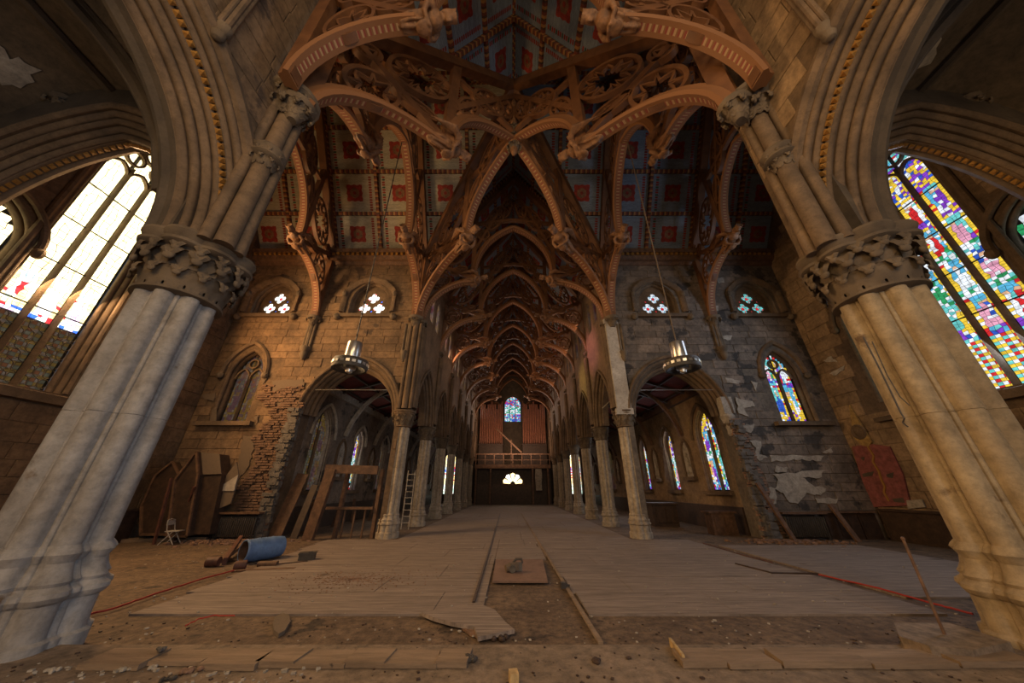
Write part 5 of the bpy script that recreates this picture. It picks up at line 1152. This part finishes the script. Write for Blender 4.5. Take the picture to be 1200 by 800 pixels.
gabled('gabled_case', [(222, 626), (231, 530), (257, 532), (260, 556), (245, 626)], .55, YF-.9, M['darkwood'], 'tallest dark case with pale top left of the kite panel')
gabled('pale_board', [(230, 529), (257, 532), (259, 555), (232, 556)], .04, YF-.96, M['cardboard'], 'pale grey board fixed on top of the tallest dark case', 'board')
gabled('kite_panel', [(246, 600), (253, 573), (277, 541), (280, 559), (270, 590)], .06, YF-.66, M['cardboard'], 'pale kite shaped panel standing right of the dark cases', 'board')
gabled('pale_board', [(253, 573), (279, 556), (274, 575), (251, 575)], .03, YF-.70, M['white'], 'white cross band fixed over the pale kite panel', 'board')
for (p0, p1, lb) in (((180, 638), (201, 560), 'red'), ((205, 634), (228, 570), 'inner red')):
    mb = MB(); a = g0(*p0); b2 = W(*p1, 'y', YF-1.3); mb.beam(a, b2, .07, .09, (0, 1, 0)); one('timber_strut', mb, M['rust'], lb+' timber strut propping the leaning cases over the chair', 'strut', smooth=0)
# ---- wooden frame in the left aisle archway ----
t = thing('timber_trestle', 'brown timber frame of tall posts and a top beam inside the left archway', 'trestle', (-8.6, YF+.3, 0))
zt = W(392, 549, 'y', YF-.4).z; xa = W(384, 560, 'y', YF-.4).x; xb = -6.3
for (a, b2, n, wd) in (((xa-.25, YF-.4, 0), (xa+.1, YF-.4, zt), 'post', .42), ((xa+.55, YF+.2, 0), (xa+.6, YF+.2, zt), 'post', .14), ((xb+.1, YF+.2, 0), (xb+.1, YF+.2, zt), 'post', .14), ((xa-.2, YF-.35, zt), (xb, YF-.1, zt-.05), 'top_beam', .36), ((xa, YF+.1, zt*.42), (xb, YF+.1, zt*.42), 'rail', .10)):
    mb = MB(); mb.beam(a, b2, wd, .22, (0, 1, 0)); obj(n, mb, M['brownwood'], t, 0)
for k in range(4): mb = MB(); x = xa+.8+k*.45; mb.box((x, YF+.12, 0), (x+.06, YF+.2, zt*.42)); obj('slat', mb, M['brownwood'], t, 0)
for i, (x, x2, lb) in enumerate(((-10.4, -10.15, 'red brown door leaf leaning inside the left archway jamb'), (-9.55, -9.45, 'narrow dark board leaning beside the timber frame'))):
    mb = MB(); mb.beam((x, YF+.1, 0), (x2, YF+.6, 2.6-.5*i), .55-.25*i, .07, (0, 1, 0)); one('leaning_board', mb, M['brownwood'] if i == 0 else M['darkwood'], lb, 'board', smooth=0)
rn = random.Random(4)
for k in range(7):
    x = -10.4+.2*k+rn.uniform(-.1, .1); y = 18.5+k*1.9; mb = MB(); mb.beam((x, y, 0), (x+rn.uniform(-.4, .2), y+rn.uniform(.2, .8), rn.uniform(1.2, 2.6)), rn.uniform(.12, .3), .06, (0, 1, 0)); one('leaning_board', mb, M['brownwood'], '%s old board leaning in the left aisle counting from the crossing' % ord_[k], 'board', smooth=0)
# ladder beyond the first left pier
t = thing('ladder', 'pale ladder standing behind the first pier of the left arcade', 'ladder', (-6.55, 19.2, 0)); lx = W(478, 590, 'y', 19.2).x
for s_ in (-.2, .2): mb = MB(); mb.beam((lx+s_, 19.2, 0), (lx+s_-.15, 19.7, 2.9), .05, .05, (0, 1, 0)); obj('rail', mb, M['plaster'], t, 0)
for k in range(9): mb = MB(); z = .3+k*.3; mb.beam((lx-.2-.05*z, 19.2+z*.17, z), (lx+.2-.05*z, 19.2+z*.17, z), .04, .04, (0, 1, 0)); obj('rung', mb, M['plaster'], t, 0)
# iron tie rods over the aisle archways
for sg in (-1, 1):
    mb = MB(); z = 6.55; mb.tube([(8.35*sg-1.85, YF-.15, z), (8.35*sg+1.85, YF-.15, z)], .022, 6); one('tie_rod', mb, M['steel'], 'thin tie rod spanning the %s aisle archway' % side(sg), 'rod')
mb = MB(); mb.tube([W(706, 478, 'y', 17.5), W(724, 461, 'y', 17.5)], .03, 6); one('loose_pipe', mb, M['plaster'], 'white loose pipe sticking out of the first arch of the right arcade', 'pipe')
# ---- damaged masonry round the archway jambs ----
def rubble(parent, fr, region, n, name, mt, seed, wd=(.18, .32), hh=(.07, .10), dp=(.03, .16)):
    rnd = random.Random(seed); mb = MB(); xs = [a for a, b in region]; zs = [b for a, b in region]; c = 0; t_ = 0
    while c < n and t_ < n*8:
        t_ += 1; x, z = rnd.uniform(min(xs), max(xs)), rnd.uniform(min(zs), max(zs)); z = round(z/.115)*.115
        if not inpoly(x, z, region): continue
        w_, h_, d_ = rnd.uniform(*wd), rnd.uniform(*hh), rnd.uniform(*dp); q = [fr.P(x+i*w_/2+rnd.uniform(-.01, .01), z+j*h_/2+rnd.uniform(-.008, .008), d) for d in (0, d_) for i, j in ((-1, -1), (1, -1), (1, 1), (-1, 1))]; mb.hull8(q); c += 1
    o = obj(name, mb, mt, parent, 0); o['kind'] = 'stuff'; return o
rubble(wall_f[-1], FW, [(-12.3, 1.0), (-10.8, 0), (-10.75, 6.0), (-11.0, 6.9), (-11.9, 6.6), (-12.9, 6.9), (-13.0, 6.2), (-12.0, 5.2), (-12.6, 4.2), (-12.0, 3.0), (-12.6, 2)], 900, 'broken_bricks', M['brick'], 1)
rubble(wall_f[-1], FW, [(-11.1, 0), (-10.75, 0), (-10.75, 5.6), (-11.1, 5.6)], 260, 'jamb_rubble', M['rubble'], 2, (.2, .4), (.12, .2), (.05, .3))
rubble(wall_f[1], FW, [(10.75, 0), (11.6, 0), (11.35, 3), (11.2, 5.0), (10.75, 5.2)], 420, 'broken_bricks', M['brick'], 3)
rubble(wall_f[1], FW, [(10.75, 0), (11.3, 0), (11.0, 5.0), (10.75, 5.2)], 160, 'jamb_rubble', M['rubble'], 4, (.2, .4), (.12, .2), (.1, .3))
mb = MB(); c = (10.75, YF+.15, 0); mb.lathe([(.12, 4.3), (.18, 4.4), (.16, 4.6), (.30, 5.15), (.34, 5.25), (.30, 5.32), (.30, 5.36)], c, 14); q = obj('respond_capital', mb, M['plaster'], wall_f[1]); leaves(q, c, 4.6, .12, 8, .3)
mb = MB(); mb.box((10.5, YF-.12, 5.36), (11.05, YF+.3, 6.2)); obj('respond_block', mb, M['plaster'], wall_f[1], 0)
for sg in (-1, 1):
    rn = random.Random(20+sg); mb = MB()
    for k in range(260):
        x, y = 11.2*sg+rn.gauss(0, .9), YF-.5-abs(rn.gauss(0, .5)); s_ = rn.uniform(.02, .09); mb.obox((x, y, s_*.4), (s_*2, s_*1.3, s_), rn.uniform(0, 3), rx=rn.uniform(-.4, .4))
    o = one('rubble_heap', mb, M['brick'], 'scattered brick rubble at the foot of the %s archway jamb' % side(sg), 'rubble', smooth=0); o['kind'] = 'stuff'
# ---- bare plaster patches ----
def patch(parent, ax, val, pix, off, mt=M['plaster'], name='plaster_patch', th=.02):
    pts = [W(a, b, ax, val) for a, b in pix]; out = []; rnd = random.Random(int(pix[0][0]*7+pix[0][1]))
    for i in range(len(pts)):
        a, b2 = pts[i], pts[(i+1) % len(pts)]; out.append(a); L = (b2-a).length
        m_ = max(0, min(6, int(L/.18)))
        for k in range(1, m_+1): q = a.lerp(b2, k/(m_+1)); q = q+Vector(tuple(rnd.uniform(-.05, .05) if 'xyz'[i2] != ax else 0 for i2 in range(3))); out.append(q)
    mb = MB(); n = Vector(off); ngon_extrude(mb, out, n.normalized()*-th); return obj(name, mb, mt, parent, 0)
yw = YF-.07
FP = [[(902, 533), (966, 534), (962, 540), (930, 538), (904, 541)], [(910, 545), (925, 548), (922, 553), (908, 552)], [(905, 555), (968, 551), (960, 560), (940, 559), (955, 570), (968, 572), (962, 580), (945, 577), (935, 590), (925, 588), (918, 577), (908, 573), (912, 562)],
      [(901, 571), (908, 572), (910, 590), (902, 590)], [(955, 583), (982, 584), (980, 590), (958, 589)], [(862, 465), (882, 470), (885, 476), (872, 478), (878, 488), (866, 484)], [(868, 498), (884, 497), (880, 507), (870, 504)], [(878, 516), (892, 517), (890, 532), (900, 536), (890, 540), (884, 534), (886, 524)],
      [(850, 442), (868, 446), (866, 450), (852, 448)], [(838, 326), (848, 325), (849, 331), (842, 332)], [(832, 358), (842, 358), (842, 364), (834, 363)], [(842, 393), (858, 393), (856, 398), (843, 397)], [(964, 530), (976, 523), (974, 531)], [(880, 446), (888, 448), (886, 458)]]
for f in FP: patch(wall_f[1], 'y', yw, f, (0, -1, 0))
for f in [[(233, 463), (252, 460), (250, 470), (240, 468)], [(248, 480), (255, 476), (253, 494), (246, 494)], [(319, 446), (355, 444), (356, 452), (330, 455), (320, 460)], [(322, 466), (346, 462), (340, 475), (325, 477)], [(297, 488), (303, 486), (300, 497)], [(285, 510), (300, 512), (292, 545), (280, 560), (278, 546)], [(306, 441), (313, 442), (308, 450)]]: patch(wall_f[-1], 'y', yw, f, (0, -1, 0), M['cardboard'])
xw = XE-.06
for f in [[(965, 422), (975, 417), (976, 420), (982, 424), (975, 424), (968, 424)], [(972, 438), (990, 428), (989, 434), (977, 440)]]: patch(wall_e[1], 'x', xw, f, (1, 0, 0))
# ---- red wall memorial with ochre gable ----
t = thing('wall_memorial', 'red plastered memorial with ochre pointed gable on the right gable wall', 'memorial', tuple(W(1020, 595, 'x', XE-.1)))
def onx(pix, val, th, name, mt): 
    mb = MB(); ngon_extrude(mb, [W(a, b, 'x', val) for a, b in pix], (.001+th, 0, 0)); return obj(name, mb, mt, t, 0)
onx([(998, 523), (1020, 520), (1042, 523), (1058, 556), (1067, 592), (1022, 594), (1008, 556)], XE-.12, .06, 'red_panel', M['pink'])
onx([(995, 474), (1021, 518), (1018, 523), (1010, 522), (1002, 514), (997, 492)], XE-.14, .08, 'gable', M['ochre'])
mb = MB(); c = W(1006, 506, 'x', XE-.15)
rs = [[c+Vector((-d_, r*math.cos(a*PI/7), r*math.sin(a*PI/7))) for a in range(14)] for r, d_ in ((.34, 0), (.30, .04), (.22, .0), (.1, .05))]; mb.rings(rs); obj('roundel', mb, M['dress'], t)
mb = MB(); pth = [(1017, 523), (1024, 534), (1023, 541), (1030, 552), (1033, 562), (1037, 570), (1036, 577), (1042, 587)]
for a, b2 in zip(pth, pth[1:]): mb.beam(W(*a, 'x', XE-.14), W(*b2, 'x', XE-.14), .07, .05, (1, 0, 0))
obj('crack', mb, M['gold'], t, 0)
for f in ([(1008, 536), (1013, 535), (1012, 540)], [(1010, 555), (1024, 552), (1022, 557), (1012, 559)], [(1038, 556), (1047, 553), (1046, 560), (1040, 559)], [(1045, 584), (1058, 583), (1060, 589), (1048, 588)]): onx(f, XE-.135, .03, 'missing_plaster', M['dark'])
onx([(1062, 586), (1080, 585), (1084, 594), (1064, 596)], XE-.13, .05, 'loose_piece', M['plaster'])
# cords on the right pier
pc = Vector((6.88, 5.08, 0)); 
def piercord(pix, r, label):
    pts = []
    for a, b2 in pix:
        d = (W(a, b2, 'y', 5)-CAMP).normalized(); o2 = CAMP-pc; A_ = d.x**2+d.y**2; B_ = o2.x*d.x+o2.y*d.y; C_ = o2.x**2+o2.y**2-.64**2; D_ = B_*B_-A_*C_
        s_ = (-B_-math.sqrt(max(0, D_)))/A_; pts.append(CAMP+d*s_)
    mb = MB(); mb.tube(pts, r, 5); return one('hanging_cable', mb, M['iron'], label, 'cable')
piercord([(1012, 395), (1030, 430), (1046, 463), (1056, 484), (1060, 490), (1058, 495), (1064, 500)], .012, 'black cable with a plug hanging down the right foreground pier')
piercord([(1022, 400), (1040, 440), (1055, 465), (1066, 475)], .008, 'thin black wire looped beside the cable on the right pier')
# ---- aisle clutter on the right ----
mb = MB(); mb.box((8.0, 20.5, 0), (9.4, 21.2, 1.1)); mb.box((7.9, 20.4, 1.1), (9.5, 21.3, 1.2)); mb.box((8.2, 20.45, .2), (8.65, 20.5, 1.0)); mb.box((8.75, 20.45, .2), (9.2, 20.5, 1.0)); one('dark_cabinet', mb, M['darkwood'], 'low dark cabinet standing in the right aisle behind the first pier', 'cabinet', smooth=0)
mb = MB(); mb.box((9.3, 16.9, 0), (10.4, 17.5, .9)); mb.box((9.2, 16.85, .9), (10.5, 17.6, .98)); mb.box((9.4, 16.87, .1), (9.8, 16.9, .8)); mb.box((9.9, 16.87, .1), (10.3, 16.9, .8)); one('pew_front', mb, M['brownwood'], 'brown panelled pew front inside the right archway', 'pew', smooth=0)
mb = MB(); mb.beam((11.35, YF-.9, 0), (10.9, YF-.35, 2.2), .14, .12, (0, 1, 0)); one('leaning_timber', mb, M['brownwood'], 'brown timber prop leaning on the right archway jamb', 'timber', smooth=0)
mb = MB(); rs = []
for i in range(7):
    z = 4.2-i*.42; rs.append([(3.35+.42*math.cos(2*PI*k/12)*(1+.1*math.sin(k*3+i)), YG-.22+.14*math.sin(2*PI*k/12), z) for k in range(12)])
mb.rings(rs); one('hanging_sheet', mb, M['plaster'], 'pale sheet hanging from the right side of the gallery', 'sheet')
# ---- crumbs ----
rn = random.Random(77)
def crumbs(n, x0, x1, y0, y1, z, s, mt, label, loc):
    mb = MB()
    for k in range(n):
        x, y = rn.uniform(x0, x1), y0+(y1-y0)*rn.random()**1.5; q = s*rn.uniform(.3, 1)**2; mb.obox((x, y, z+q*.25), (q*rn.uniform(.6, 1.6), q, q*.5), rn.uniform(0, 3))
    o = one('floor_crumbs', mb, mt, label, 'debris', smooth=0); o['kind'] = 'stuff'
crumbs(900, -12, 12, 5.4, 15, .036, .035, M['plaster'], 'pale plaster crumbs strewn over the decks', 0)
crumbs(600, -8, 8, 5.35, 6.6, .002, .03, M['darkwood'], 'dark crumbs strewn in the dirt strip before the step', 0)
crumbs(350, -6, 6, 4.2, 5.2, .18, .03, M['darkwood'], 'dark grit strewn over the front step', 0)
crumbs(160, -5.5, -2.2, 4.3, 4.85, 0.18, .045, M['plaster'], 'white plaster chips in front of the left planks', 0)
mb = MB(); rn = random.Random(5); p = g0(415, 678, .04)
for k in range(900):
    a, r = rn.uniform(0, 6.3), abs(rn.gauss(0, .6)); q = rn.uniform(.004, .022); mb.obox((p.x+r*1.6*math.cos(a), p.y+r*math.sin(a), .036+q*.3), (q*1.5, q, q*.6), a)
o = one('dust_heap', mb, M['brick'], 'thin spread of brown dust and grit on the left deck', 'debris', smooth=0); o['kind'] = 'stuff'
